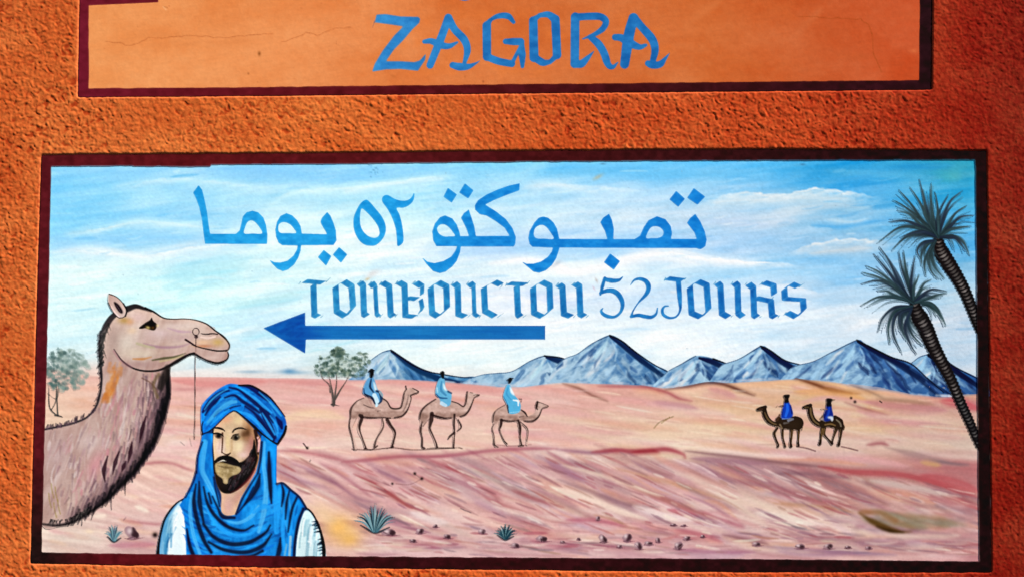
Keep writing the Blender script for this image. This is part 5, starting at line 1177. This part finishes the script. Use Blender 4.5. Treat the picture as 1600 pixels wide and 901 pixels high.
with Part('sleeve', man.obj, 'white sleeve shaded teal at the far shoulder', thr=.4):
    fill([(474, 800), (482, 797), (490, 806), (498, 822), (504, 840), (507, 876), (460, 876), (466, 828)], (.82, .92, .94), 1, soft=.9)
    for k in range(30):
        y = rng.uniform(816, 858); x = rng.uniform(467, np.interp(y, [800, 822, 840, 858], [483, 494, 499, 503]))
        stroke([(x + 2, y - 9), (x, y), (x - 1, y + 14)], rng.uniform(2, 4.5), [(.95, .98, .99), (.60, .78, .84), (.72, .86, .90), (.42, .62, .70)][rng.integers(4)], .5, soft=2, bristle=.3)
    for k in range(14):
        y = rng.uniform(812, 866); x = np.interp(y, [800, 820, 840, 866], [488, 497, 503, 506])
        stroke([(x + 1, y), (x - rng.uniform(4, 9), y + rng.uniform(0, 5))], [4, 1], (.06, .14, .22), .8, soft=1.6)
    stroke([(474, 792), (482, 795), (490, 804), (498, 821), (503, 838), (506, 856), (506, 876)], [3, 3, 3, 4, 5, 6, 5], (.03, .06, .10), .95, soft=1.5)
with Part('face', man.obj, thr=.4):
    fill([(364.4, 641), (350, 650), (337, 665), (332, 677), (331, 700), (333, 716), (335, 737), (340, 758), (346, 775), (346, 808), (368, 808), (376, 786), (388, 766), (400, 744), (406, 720), (409, 690), (399, 672), (381.5, 654)], lambda X, Y: np.array([.85, .72, .58]) - np.clip((X - 376) / 40, 0, .30)[..., None] * np.array([.7, .8, .75]) + fbm(X / 7, Y / 9, 531, 3)[..., None] * .05, 1, soft=.8)
    blob(352, 654, 12, 6, (.90, .66, .52), .8); blob(340, 664, 6, 4, (.92, .68, .58), .6); blob(372, 656, 8, 6, (.90, .80, .62), .7)
    blob(344, 700, 9, 16, (.92, .82, .78), .8); blob(374, 697, 9, 10, (.95, .87, .70), .85); blob(356, 690, 4, 14, (.93, .82, .62), .8); blob(388, 702, 9, 14, (.86, .66, .62), .7); blob(380, 710, 9, 6, (.94, .80, .76), .7)
    blob(356, 790, 12, 22, (.84, .66, .62), .9); blob(393, 742, 7, 18, (.80, .54, .52), .8, .5); blob(372, 775, 7, 14, (.74, .52, .50), .6, .5)
    stroke([(347.5, 676), (347.5, 690), (346.5, 706)], [3, 2.6, 2], (.38, .24, .18), .85, soft=1.6); stroke([(345, 684), (342, 700)], 3, (.80, .64, .58), .5, soft=2.5); stroke([(362, 684), (362, 700), (360, 706)], 3, (.78, .64, .46), .5, soft=2.5)
    stroke([(347, 706), (352, 709), (356, 709.5), (360, 707)], [1.4, 1.8, 3.4, 1.6], (.26, .16, .12), .85, soft=1.3)
    blob(382, 678, 8, 8, (.42, .28, .18), .85, .4); blob(387, 675, 4, 7, (.34, .22, .14), .7); blob(374, 684, 9, 3, (.78, .62, .44), .5); blob(386, 684, 5, 4, (.66, .46, .34), .6)
    stroke([(399, 672), (402, 690), (403, 708)], [6, 5, 3], (.16, .09, .10), .85, soft=2); stroke([(403, 683), (405.5, 692), (403, 704)], [3.4, 5, 3], (.84, .64, .62), .95, soft=1.3); stroke([(406, 682), (401, 690), (402, 704)], 1.3, (.26, .12, .14), .8); blob(393, 690, 4, 10, (.70, .44, .42), .6)
    stroke([(333, 668), (331.5, 690), (333, 714), (335, 738)], [2.5, 3, 3, 3], (.05, .06, .10), .9, soft=1.4)
with Part('eyebrow', man.obj, thr=.35):
    stroke([(335.5, 667.5), (342, 668), (348, 670), (351, 672.5)], [3, 4, 3.8, 2], (.20, .12, .10), .95, soft=1.3)
with Part('eyebrow', man.obj, thr=.35):
    stroke([(363.6, 674), (367, 670), (376, 667.8), (386, 670.5)], [3, 3.4, 3.4, 1.4], (.20, .13, .10), .95, soft=1.3)
with Part('eye', man.obj, thr=.35):
    fill([(333.5, 676), (340, 675.5), (347, 678), (349, 681), (344, 684.5), (337, 683)], (.66, .54, .46), .9, soft=.8); stroke([(333.5, 676.5), (339, 676), (345, 677.5), (349, 680.5)], [2.6, 3, 2.6, 1.4], (.07, .05, .05), .95, soft=1.2); blob(341.5, 680, 4.2, 3.6, (.04, .03, .03), 1)
with Part('eye', man.obj, thr=.35):
    fill([(361.5, 684), (366, 678), (372, 677.5), (376, 682), (371, 687), (365, 687)], (.52, .44, .34), .9, soft=.8); blob(368.8, 682.6, 3.4, 3.8, (.04, .03, .03), 1); stroke([(361, 684), (365, 678.5), (373, 677)], 1.7, (.12, .08, .07), .9); blob(371, 681, .9, .9, (.75, .7, .6), .8)
with Part('beard', man.obj, thr=.4):
    fill([(397, 684), (401, 706), (403, 716), (396, 736), (382, 755), (366, 768), (354, 770.5), (345, 767), (338.5, 756), (335, 740), (334, 722), (338, 716), (346, 712.5), (356, 712), (366, 715), (372, 721), (380, 719), (388, 712), (394, 700)], (.12, .09, .09), 1, soft=.9)
    for _ in range(90):
        t = rng.random(); x = 398 - 36 * t + rng.normal(0, 3); y = 712 + 44 * t + rng.normal(0, 6)
        stroke([(x, y), (x - 3, y + 6)], 2, [(.20, .18, .20), (.30, .26, .28), (.06, .05, .06), (.24, .12, .14)][rng.integers(4)], .5, soft=1.5)
    stroke([(398, 732), (388, 748), (372, 763), (360, 769)], [3, 4, 4, 2], (.34, .10, .12), .6, soft=2); blob(388, 717, 6, 5, (.42, .32, .30), .5)
with Part('mouth', man.obj, 'tan chin and lips inside the dark beard', thr=.4):
    fill([(336, 724), (345, 721), (353.5, 723), (364, 726), (373, 728), (377, 733), (372, 739.5), (363, 742.6), (357, 747.3), (355.5, 755), (349, 754), (347.3, 747.3), (338, 739.5)], lambda X, Y: np.array([.62, .53, .37]) + fbm(X / 6, Y / 5, 501, 3)[..., None] * .14, 1, soft=1.0)
    stroke([(340, 721.5), (348, 718.5), (354, 720)], [1.4, 2.4, 1.2], (.88, .80, .72), .9, soft=1.2); stroke([(340, 727), (350, 729), (364, 730)], [1, 3, 1.4], (.40, .32, .22), .6, soft=2)
    stroke([(335.5, 720), (342, 714.5), (352, 712.5), (362, 715), (371, 721), (375, 727)], [2.4, 4, 4.4, 5, 5, 2], (.09, .06, .06), .95, soft=1.4); blob(342, 735, 5, 3, (.74, .66, .48), .6); blob(352, 748, 3, 5, (.78, .68, .54), .7)
def folds(dark, light):
    for pts, w in light: stroke(pts, w, (.30, .70, .94) if rng.random() < .5 else (.12, .62, .96), .8, soft=2.4, bristle=.3)
    for pts, w in dark:
        w = np.atleast_1d(np.asarray(w, float))
        stroke(pts, w * 1.8, (.03, .24, .50), .35, soft=4); stroke(pts, w * 1.05, BD, .8, soft=2.6)
with Part('scarf', man.obj, 'bright blue scarf wound round neck and shoulders', thr=.4):
    def scarf_col(X, Y):
        c = np.ones(X.shape + (3,)) * np.array([.08, .53, .86])
        return c + fbm(X / 12, Y / 22, 511, 3)[..., None] * np.array([.07, .16, .16])
    fill([(316, 676), (313, 694), (308, 712), (306, 736), (298, 758), (288, 777), (280, 788), (287, 802), (290, 830), (291, 876), (461, 876), (464, 828), (473, 802), (477, 792), (468, 776), (454, 765), (440, 754), (432, 758), (432, 726), (433, 690), (420, 672), (408, 680), (405, 716), (400, 736), (388, 758), (376, 778), (368, 803), (352, 807), (346, 800), (342, 774), (336, 756), (333, 730), (332, 702), (333, 676)], scarf_col, 1, smooth=False, soft=1)
    for _ in range(150):
        x = rng.uniform(290, 465); y = rng.uniform(770, 866); sag = (x - 365) / 100
        if (330 < x < 396 and y < 820) or y < 772 + abs(x - 380) * .0 and 320 < x < 410: continue
        L = rng.uniform(12, 34)
        an = -.75 * sag if x < 440 else 1.5 + rng.normal(0, .2)
        c = [BL, BM, (.05, .30, .62), BH, (.04, .42, .86)][rng.integers(5)]
        stroke([(x - math.cos(an) * L / 2, y - math.sin(an) * L / 2), (x, y + 2), (x + math.cos(an) * L / 2, y + math.sin(an) * L / 2)], rng.uniform(2, 5), c, .5, soft=2.2, taper=1, bristle=.4)
    folds([([(306, 756), (303, 782), (308, 812), (318, 842), (330, 862)], [2, 6, 6, 6, 4]), ([(311, 752), (312, 785), (318, 815)], [2, 7, 3]), ([(318, 760), (324, 785), (336, 805), (356, 822), (380, 828), (396, 820)], [2, 4, 5, 5, 4, 1.5]), ([(318, 818), (334, 838), (360, 849), (390, 846), (414, 832), (422, 820)], [4, 5, 6, 6, 5, 2]), ([(326, 846), (350, 858), (384, 862), (410, 852), (424, 834)], [3, 5, 6, 6, 2]),
           ([(332, 775), (340, 792), (348, 806), (366, 808)], [2, 3, 6, 4]), ([(406, 740), (402, 758), (392, 776), (382, 788)], [2, 8, 6, 1.5]), ([(402, 740), (388, 762), (378, 780), (369, 802)], [2, 3, 3, 3]), ([(420, 706), (421, 740), (423, 770), (424, 785)], [3, 6, 6, 2]), ([(409, 690), (407, 716), (403, 738)], [3, 3, 3]), ([(440, 755), (443, 770), (440, 790)], [2, 4, 1.5]), ([(452, 766), (448, 784), (446, 810)], [2, 4, 1.5]), ([(464, 776), (456, 796), (450, 830)], [3, 4, 1.5]), ([(474, 794), (466, 815), (461, 845), (459, 874)], [4, 4, 4, 4]),
           ([(438, 840), (436, 860), (432, 874)], [2, 7, 6]), ([(292, 826), (296, 850), (304, 872)], [2, 5, 6]), ([(306, 736), (302, 752), (290, 776)], 2), ([(316, 690), (309, 712), (307, 738)], 1.8), ([(432, 755), (442, 754), (455, 765), (468, 776), (478, 792)], [2, 3, 3, 3, 3]), ([(396, 760), (384, 784), (372, 800)], [1.5, 3, 1.5]), ([(410, 860), (390, 868), (350, 870)], 4), ([(326, 770), (330, 785)], 3), ([(334, 745), (336, 760), (343, 790)], 2.2)],
          [([(320, 690), (316, 715), (316, 735), (324, 752), (336, 775), (343, 798)], [9, 10, 8, 8, 6, 4]), ([(300, 770), (297, 800), (302, 835), (312, 864)], [5, 6, 6, 5]), ([(322, 790), (336, 815), (360, 834), (388, 834), (404, 822)], [4, 6, 7, 6, 3]), ([(350, 812), (372, 816), (392, 806), (404, 790)], [3, 5, 6, 4]), ([(413, 690), (412, 725), (416, 760), (412, 800), (404, 830)], [4, 6, 8, 9, 5]), ([(428, 695), (428, 740), (430, 780), (432, 830)], [4, 5, 7, 8]), ([(438, 762), (436, 790), (434, 815)], [4, 5, 4]), ([(450, 770), (446, 790), (442, 830), (444, 860)], [4, 5, 6, 5]), ([(464, 782), (456, 806), (453, 850)], [4, 5, 5]), ([(330, 850), (370, 866), (414, 862)], [4, 6, 4]), ([(384, 770), (376, 786), (372, 798)], [2, 3, 2]), ([(396, 800), (414, 790), (424, 800)], [4, 8, 6])])
    stroke([(454, 838), (452, 870)], 4, (.55, .74, .84), .8, soft=2); stroke([(448, 850), (444, 870)], 3, (.40, .66, .82), .7, soft=2)
with Part('turban', man.obj, 'bright blue wound turban with dark folds', thr=.4):
    TB = [(315.9, 677.9), (313.6, 656), (314, 636.4), (317, 629), (324.4, 620.5), (335.4, 610.7), (348.8, 602.2), (358.6, 598.5), (369.6, 599.2), (380, 601.6), (395.2, 602.8), (407.4, 609.5), (422, 620.5), (434.2, 635.1), (444, 648.6), (447.7, 660.8), (445.9, 673), (434.2, 692.5), (428, 691.3), (422, 686.4), (409.8, 677.9), (395.2, 664.4), (383, 653.5), (368.4, 642.5), (361, 643.7), (351.3, 651), (336.6, 664.4), (324.4, 674.2)]
    fill(TB, lambda X, Y: np.where(((X - 380) / 70 + (Y - 640) / 200)[..., None] > 0, np.array([.07, .40, .74]), np.array([.07, .50, .86])) + fbm(X / 10, Y / 7, 521, 3)[..., None] * np.array([.05, .11, .12]), 1, soft=.9)
    for _ in range(90):
        t = rng.uniform(-.1, 1); o_ = rng.uniform(0, 1)
        x = 330 + 100 * t; y = 640 - 36 * math.sin(math.pi * (t * .8 + .1)) + 34 * o_ + 28 * max(0, t - .45)
        an = -.9 + 2.0 * t
        L = rng.uniform(10, 28)
        stroke([(x - math.cos(an) * L / 2, y - math.sin(an) * L / 2), (x + math.cos(an) * L / 2, y + math.sin(an) * L / 2)], rng.uniform(2, 4.5), [BL, BM, BH, (.05, .34, .72)][rng.integers(4)], .5, soft=2.2, taper=1, bristle=.4)
    TZ = 160 / 1311
    tz = lambda p: Z(300, 590, TZ, p)
    for p, w in (([(140, 430), (200, 340), (280, 250), (380, 180), (470, 160)], [3, 5, 5, 4, 2]), ([(170, 470), (230, 370), (320, 280), (360, 240)], [2, 3.5, 4.5, 2]), ([(420, 250), (540, 220), (640, 290), (760, 370), (860, 440)], [2, 3, 4, 4, 3]), ([(480, 120), (600, 150), (720, 240), (860, 350), (960, 440), (1040, 560)], [2, 3, 5, 6, 5, 3]), ([(620, 95), (740, 110), (860, 190), (980, 290)], [2, 6, 6, 3]), ([(880, 400), (950, 520), (1010, 640), (1060, 760)], [4, 7, 6, 4]), ([(680, 360), (780, 430), (880, 540), (960, 670), (1040, 790)], [2, 3, 5, 6, 4]), ([(840, 530), (900, 610), (960, 690)], [2, 5, 3]), ([(280, 490), (330, 430), (370, 400)], [1.5, 3, 1.5]), ([(420, 420), (520, 370), (620, 350)], [1, 2, 1]), ([(1080, 500), (1130, 580), (1150, 640)], [2, 6, 3])):
        stroke(tz(p), np.atleast_1d(w) * 1.35, (.02, .11, .34), .85, soft=2.4)
    for p, w in (([(160, 400), (230, 300), (330, 210), (450, 140)], [2, 3, 3, 2]), ([(200, 560), (330, 420), (480, 320), (560, 300)], [3, 6, 8, 5]), ([(560, 100), (680, 170), (820, 270), (930, 370), (1020, 440)], [2, 4, 5, 5, 3]), ([(600, 430), (720, 470), (830, 560), (920, 660), (1020, 780)], [3, 6, 6, 5, 4]), ([(900, 450), (980, 580), (1060, 720)], [2, 4, 3]), ([(240, 600), (360, 480), (470, 400)], [2, 4, 3]), ([(860, 180), (960, 270), (1060, 380), (1140, 480)], [2, 3, 4, 3]), ([(1000, 480), (1080, 600), (1100, 700)], [2, 4, 3])):
        stroke(tz(p), np.atleast_1d(w), [(.16, .62, .94), (.26, .66, .90)][rng.integers(2)], .75, soft=2)
    for p, w in (([(130, 720), (125, 620), (140, 560)], [3, 2, 1.5]), ([(140, 715), (220, 680), (310, 605), (420, 495), (500, 435), (560, 425), (680, 515), (780, 605), (900, 715), (1010, 800), (1090, 845)], [2, 2, 2, 2, 2, 2.4, 3, 4, 3, 2.4, 3]), ([(600, 92), (760, 100), (880, 160), (1000, 250), (1110, 380), (1190, 490)], [2.6, 3, 3.4, 3.4, 2.2, 1.6]), ([(1205, 620), (1180, 710), (1100, 840)], [4, 5, 4])):
        stroke(tz(p), np.atleast_1d(w), (.02, .03, .10), .9, soft=1.6)

# --- lettering
def blue_a(X, Y):
    c = ramp(X, [(300, (.13, .63, .90)), (600, (.12, .62, .90)), (750, (.09, .54, .86)), (1100, (.07, .50, .84))])
    return c + fbm(X / 12, Y / 6, 601, 3)[..., None] * np.array([.07, .09, .07])
L_A = 12
def arabic(polys, holes=(), label=None, smooth=True):
    with Part('letter', mural, label, thr=.5, layer=L_A, pitch=.8):
        fill(polys, blue_a, 1, smooth=smooth, soft=.55, holes=holes)
def dens(p, k=3):     # keeps corners: straight runs get extra points before smoothing
    p = np.asarray(p, float); out = []
    for a, b in zip(p, np.roll(p, -1, 0)):
        d = np.hypot(*(b - a))
        if d > 9:
            out += [a, a + (b - a) * min(.15, 1.2 / d), b - (b - a) * min(.15, 1.2 / d)]
        else: out.append(a)
    return [tuple(v) for v in out]
A1 = (290, 280, 200 / 1201)
arabic(dens(Z(*A1, [(120, 55), (155, 100), (175, 180), (200, 300), (215, 420), (230, 512), (470, 512), (505, 480), (520, 420), (535, 350), (570, 310), (625, 295), (680, 310), (730, 360), (755, 430), (768, 520), (765, 610), (180, 608), (165, 500), (150, 370), (125, 260), (95, 180), (68, 125)])), [Z(*A1, [(550, 508), (560, 450), (580, 405), (610, 388), (645, 400), (690, 450), (715, 508), (630, 509)])], 'joined blue Arabic letters ending in a tall upright')
A2 = (410, 300, 150 / 965)
arabic(dens(Z(*A2, [(240, 212), (300, 235), (350, 285), (385, 345), (397, 418), (645, 424), (630, 390), (605, 350), (583, 300), (600, 255), (650, 200), (685, 240), (715, 310), (740, 390), (745, 490), (715, 535), (390, 538), (385, 590), (360, 665), (320, 730), (260, 780), (205, 797), (150, 775), (100, 725), (65, 680), (120, 705), (180, 708), (250, 690), (310, 640), (345, 580), (352, 540), (200, 537), (160, 510), (135, 450), (128, 380), (145, 300), (180, 240)])), [Z(*A2, [(160, 370), (165, 330), (195, 308), (235, 308), (280, 330), (315, 370), (337, 412), (260, 413), (190, 412), (165, 395)])], 'joined blue Arabic letters with a hanging tail and tooth')
def dot(A, p): arabic(dens(Z(*A, p)), label=None)
def adot(A, p):
    with Part('letter_dot', mural, None, thr=.5, layer=L_A, pitch=.8):
        fill(Z(*A, p), blue_a, 1, smooth=False, soft=.7)
adot(A2, [(615, 580), (695, 645), (640, 745), (555, 655)]); adot(A2, [(770, 552), (855, 628), (790, 715), (705, 630)])
A3 = (540, 290, 120 / 983)
arabic(Z(*A3, [(255, 180), (300, 200), (380, 290), (460, 390), (505, 480), (517, 560), (500, 640), (450, 715), (380, 768), (300, 772), (235, 755), (170, 700), (120, 610), (98, 510), (105, 400), (150, 290), (200, 215)]), [Z(*A3, [(208, 295), (190, 350), (185, 440), (195, 520), (230, 590), (290, 645), (360, 668), (410, 655), (432, 615), (420, 540), (380, 470), (320, 395), (260, 335)])], 'blue Arabic numeral five')
arabic(Z(*A3, [(520, 118), (560, 130), (620, 165), (700, 190), (770, 190), (820, 170), (855, 130), (875, 88), (882, 130), (865, 200), (810, 255), (740, 285), (655, 290), (690, 370), (720, 480), (738, 600), (742, 710), (720, 750), (680, 778), (658, 765), (655, 700), (640, 560), (600, 430), (540, 310), (475, 220), (463, 175), (480, 135)]), (), 'blue Arabic numeral two')
A4 = (650, 280, 180 / 1014)
arabic(dens(Z(*A4, [(915, 35), (910, 100), (800, 140), (690, 185), (610, 225), (700, 280), (790, 350), (850, 430), (880, 510), (875, 570), (860, 595), (395, 595), (390, 640), (360, 720), (320, 770), (260, 815), (210, 828), (150, 810), (90, 745), (45, 680), (100, 725), (160, 738), (240, 720), (310, 680), (345, 630), (360, 592), (180, 592), (150, 540), (142, 460), (165, 390), (210, 335), (255, 318), (320, 345), (360, 400), (385, 470), (390, 500), (465, 500), (440, 430), (395, 340), (420, 300), (465, 265), (490, 340), (515, 420), (528, 500), (822, 498), (780, 430), (700, 370), (620, 322), (560, 310), (520, 270), (517, 230), (545, 185), (620, 135), (720, 90), (820, 55)])), [Z(*A4, [(190, 425), (215, 402), (255, 402), (295, 430), (325, 470), (342, 500), (290, 503), (250, 503), (210, 485), (190, 455)])], 'joined blue Arabic letters with a long slanting arm on top')
adot(A4, [(280, 75), (362, 135), (315, 210), (240, 155)]); adot(A4, [(430, 35), (508, 100), (460, 172), (378, 118)])
A5 = (800, 320, 180 / 1352); A6 = (920, 280, 200 / 1201)
big = Z(*A5, [(365, 138), (430, 155), (490, 210), (530, 280), (550, 370), (557, 400), (1118, 402), (1090, 310), (1035, 205), (1070, 150), (1140, 103), (1175, 180), (1198, 290), (1190, 402)]) + Z(*A6, [(430, 561), (480, 530), (515, 450), (560, 385), (640, 347), (720, 375), (770, 440), (783, 510), (772, 560), (1012, 560), (990, 500), (920, 410), (950, 365), (1000, 325), (1050, 400), (1090, 490), (1108, 570), (1095, 630), (1050, 658), (1010, 648), (0, 645)]) + Z(*A5, [(560, 505), (550, 540), (520, 630), (470, 710), (400, 770), (320, 800), (250, 785), (180, 725), (95, 655), (170, 690), (250, 690), (340, 665), (420, 610), (465, 550), (478, 505), (240, 495), (205, 460), (190, 390), (205, 310), (260, 210), (310, 155)])
arabic(dens(big), [Z(*A5, [(258, 330), (275, 275), (320, 243), (365, 240), (410, 270), (450, 325), (487, 398), (380, 397), (300, 395), (265, 375)]), Z(*A6, [(540, 552), (555, 500), (585, 455), (625, 443), (670, 455), (700, 490), (692, 530), (650, 550), (590, 553)])], 'longest group of joined blue Arabic letters')
adot(A6, [(820, 108), (905, 185), (840, 262), (755, 190)]); adot(A6, [(985, 82), (1095, 165), (1020, 242), (922, 175)]); adot(A6, [(200, 695), (295, 770), (235, 852), (140, 780)])

def blue_f(X, Y):
    c = ramp(X, [(460, (.14, .53, .76)), (800, (.12, .50, .75)), (1050, (.10, .46, .75)), (1270, (.10, .45, .75))])
    return c + fbm(X / 8, Y / 10, 611, 3)[..., None] * np.array([.09, .13, .10])
NIB = np.array([75, -46]) / 8
def french(ox, strokes, hairs=(), thin=(), curves=()):
    with Part('letter', mural, None, thr=.42, layer=L_A, pitch=.8):
        polys = []
        for path in strokes:
            cl = path[0] == 'c'
            pts = Z(ox, 420, 1 / 8, path[1:] if cl else path)
            polys += nib(pts, NIB, cl)
        for path in thin: polys += nib(Z(ox, 420, 1 / 8, path), NIB * .68)
        if polys:
            m, x0, y0 = union(polys, .55); lay(m, x0, y0, blue_f, 1)
        for h in hairs: stroke(Z(ox, 420, 1 / 8, h), [1.9, .9], (.25, .56, .72), .85, soft=1)
        for p, w in curves: stroke(Z(ox, 420, 1 / 8, p), np.array(w) / 8, blue_f, 1, soft=1.1)
french(460, [[(125, 150), (365, 172)], [(238, 190), (250, 570), (300, 592)]], [[(75, 160), (35, 220)], [(400, 160), (480, 80)], [(330, 600), (390, 555)]])
french(460, [['c', (515, 215), (530, 525), (640, 590), (735, 480), (715, 215), (615, 150)]])
french(460, [[(820, 165), (858, 205), (872, 560), (910, 585)], [(960, 170), (1000, 220)], [(1095, 165), (1185, 215), (1205, 565), (1240, 590)]], [[(830, 145), (780, 185)], [(960, 160), (895, 225)], [(1085, 160), (1035, 240)], [(1070, 600), (1125, 535)], [(1260, 595), (1310, 535)]], [[(1010, 215), (1030, 560), (1060, 590)]])
french(460, [[(1300, 160), (1378, 205), (1390, 580), (1510, 592)], [(1515, 165), (1595, 215)], [(1405, 358), (1540, 372)]], [[(1290, 150), (1240, 205)], [(1510, 150), (1430, 225)], [(1595, 480), (1530, 600)]], [[(1600, 215), (1595, 320)], [(1580, 375), (1602, 490), (1570, 540)]])
french(640, [['c', (265, 225), (283, 545), (360, 592), (470, 495), (460, 215), (350, 160)]])
french(640, [[(555, 175), (603, 215), (612, 562), (700, 592)], [(750, 170), (797, 215)]], [[(545, 160), (510, 205)], [(740, 155), (700, 200)], [(730, 595), (790, 545)], [(870, 605), (915, 545)]], [[(800, 215), (812, 560), (860, 592)]])
french(640, [[(1145, 198), (1055, 155), (930, 225), (945, 522), (1070, 590)]], [[(1160, 200), (1095, 285)], [(1100, 600), (1215, 515)]])
french(640, [[(1235, 178), (1455, 192)], [(1340, 205), (1358, 565), (1390, 595)]], [[(1215, 175), (1190, 225)], [(1470, 185), (1535, 105)], [(1420, 600), (1495, 545)]])
french(820, [['c', (105, 225), (118, 545), (225, 595), (322, 512), (310, 205), (205, 155)]])
french(820, [[(425, 190), (472, 225), (490, 558), (585, 592)], [(625, 178), (683, 215), (697, 562), (750, 590)]], [[(420, 175), (365, 225)], [(620, 170), (560, 220)], [(610, 600), (660, 555)], [(770, 600), (835, 545)]])
french(820, [], [], (), [([(1000, 130), (1100, 148), (1180, 138), (1228, 95)], [50, 62, 46, 12]), ([(1000, 115), (970, 220), (945, 320)], [40, 48, 26]), ([(945, 300), (1030, 270), (1110, 275), (1180, 330), (1222, 430), (1200, 530), (1130, 592), (1050, 592), (980, 560), (955, 520), (975, 490)], [36, 55, 66, 68, 62, 50, 38, 36, 50, 46, 18])])
french(820, [], [], (), [([(1322, 200), (1370, 140), (1440, 125), (1515, 155), (1548, 225), (1520, 310), (1420, 420), (1355, 520), (1330, 590)], [12, 32, 52, 66, 58, 40, 20, 20, 34]), ([(1330, 592), (1420, 575), (1500, 590), (1580, 598), (1640, 560), (1660, 485)], [38, 46, 52, 50, 34, 18])])
french(960, [[(655, 115), (860, 140)]], [[(640, 110), (605, 185)], [(880, 130), (915, 90)]], (), [([(800, 150), (820, 400), (822, 510), (775, 590), (690, 608), (615, 570), (600, 510), (630, 465), (675, 460)], [66, 66, 60, 40, 26, 30, 42, 40, 18])])
french(960, [['c', (945, 222), (968, 548), (1088, 600), (1178, 512), (1155, 200), (1040, 150)]])
french(1080, [[(325, 170), (367, 212), (387, 552), (470, 598)], [(540, 168), (582, 208), (592, 550), (650, 594)]], [[(310, 155), (255, 220)], [(520, 160), (475, 215)], [(500, 600), (550, 550)]])
french(1080, [[(715, 182), (777, 232), (790, 572), (830, 600)], [(905, 165), (1030, 205), (1040, 320)], [(805, 358), (998, 398), (1015, 580), (1060, 600)]], [[(700, 170), (650, 215)], [(890, 165), (825, 235)], [(860, 600), (915, 565)], [(1085, 605), (1135, 545)], [(1030, 350), (990, 385)]])
french(1080, [[(1340, 222), (1250, 182), (1165, 252), (1175, 368), (1400, 384), (1410, 512), (1320, 598), (1200, 538)]], [[(1350, 225), (1460, 140)], [(1185, 540), (1138, 605)]])

with Part('arrow', mural, 'long dark blue arrow pointing towards the large camel', thr=.5, layer=L_A):
    def arrow_c(X, Y):
        c = ramp(X, [(410, (.05, .40, .72)), (470, (.03, .30, .66)), (520, (.08, .44, .74)), (650, (.09, .45, .73)), (852, (.08, .42, .72))])
        return c + fbm(X / 60, Y / 4, 621, 3)[..., None] * np.array([.03, .06, .05])
    fill([(410.5, 512), (477, 487), (477, 508), (852, 508), (852, 530), (478, 530), (477, 552)], arrow_c, 1, smooth=False, soft=.7)
    for _ in range(26):
        x = rng.uniform(485, 820); y = rng.uniform(512, 527)
        stroke([(x, y), (x + rng.uniform(20, 60), y + rng.normal(0, .8))], 2, [(.12, .48, .76), (.05, .36, .68)][rng.integers(2)], .35, soft=1.5)
    for _ in range(16):
        x = rng.uniform(425, 465); w_ = (x - 411) * .3
        y = 512 + rng.uniform(-w_, w_); stroke([(x, y), (x + 9, y - 5)], 4, [(.10, .50, .80), (.02, .24, .60), (.04, .36, .74)][rng.integers(3)], .4, soft=3)
    stroke([(478, 508.5), (852, 508.5)], 1.3, (.04, .28, .60), .6); stroke([(851, 509), (851, 530)], 1.3, (.05, .30, .60), .6)

# --- maroon border painted last
def mborder(X, Y):
    c = ramp(X, [(50, (.34, .07, .10)), (250, (.35, .06, .08)), (600, (.33, .06, .08)), (850, (.27, .05, .06)), (1100, (.20, .04, .05)), (1400, (.11, .02, .03)), (1550, (.09, .015, .02))])  # maroon deepens rightward, fading light mixed into the border colour
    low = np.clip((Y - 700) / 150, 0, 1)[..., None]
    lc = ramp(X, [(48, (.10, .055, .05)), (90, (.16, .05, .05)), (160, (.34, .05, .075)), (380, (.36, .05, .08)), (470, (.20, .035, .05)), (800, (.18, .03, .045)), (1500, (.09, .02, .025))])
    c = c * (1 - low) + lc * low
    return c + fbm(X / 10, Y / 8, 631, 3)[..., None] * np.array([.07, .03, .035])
with Part('border', mural, 'dark maroon painted border of the mural', thr=.5, layer=150):
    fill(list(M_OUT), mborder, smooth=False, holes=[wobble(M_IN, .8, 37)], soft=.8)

print('objects', len(bpy.data.objects), 'tris', sum(len(o.data.polygons) * 2 for o in bpy.data.objects if o.type == 'MESH'))
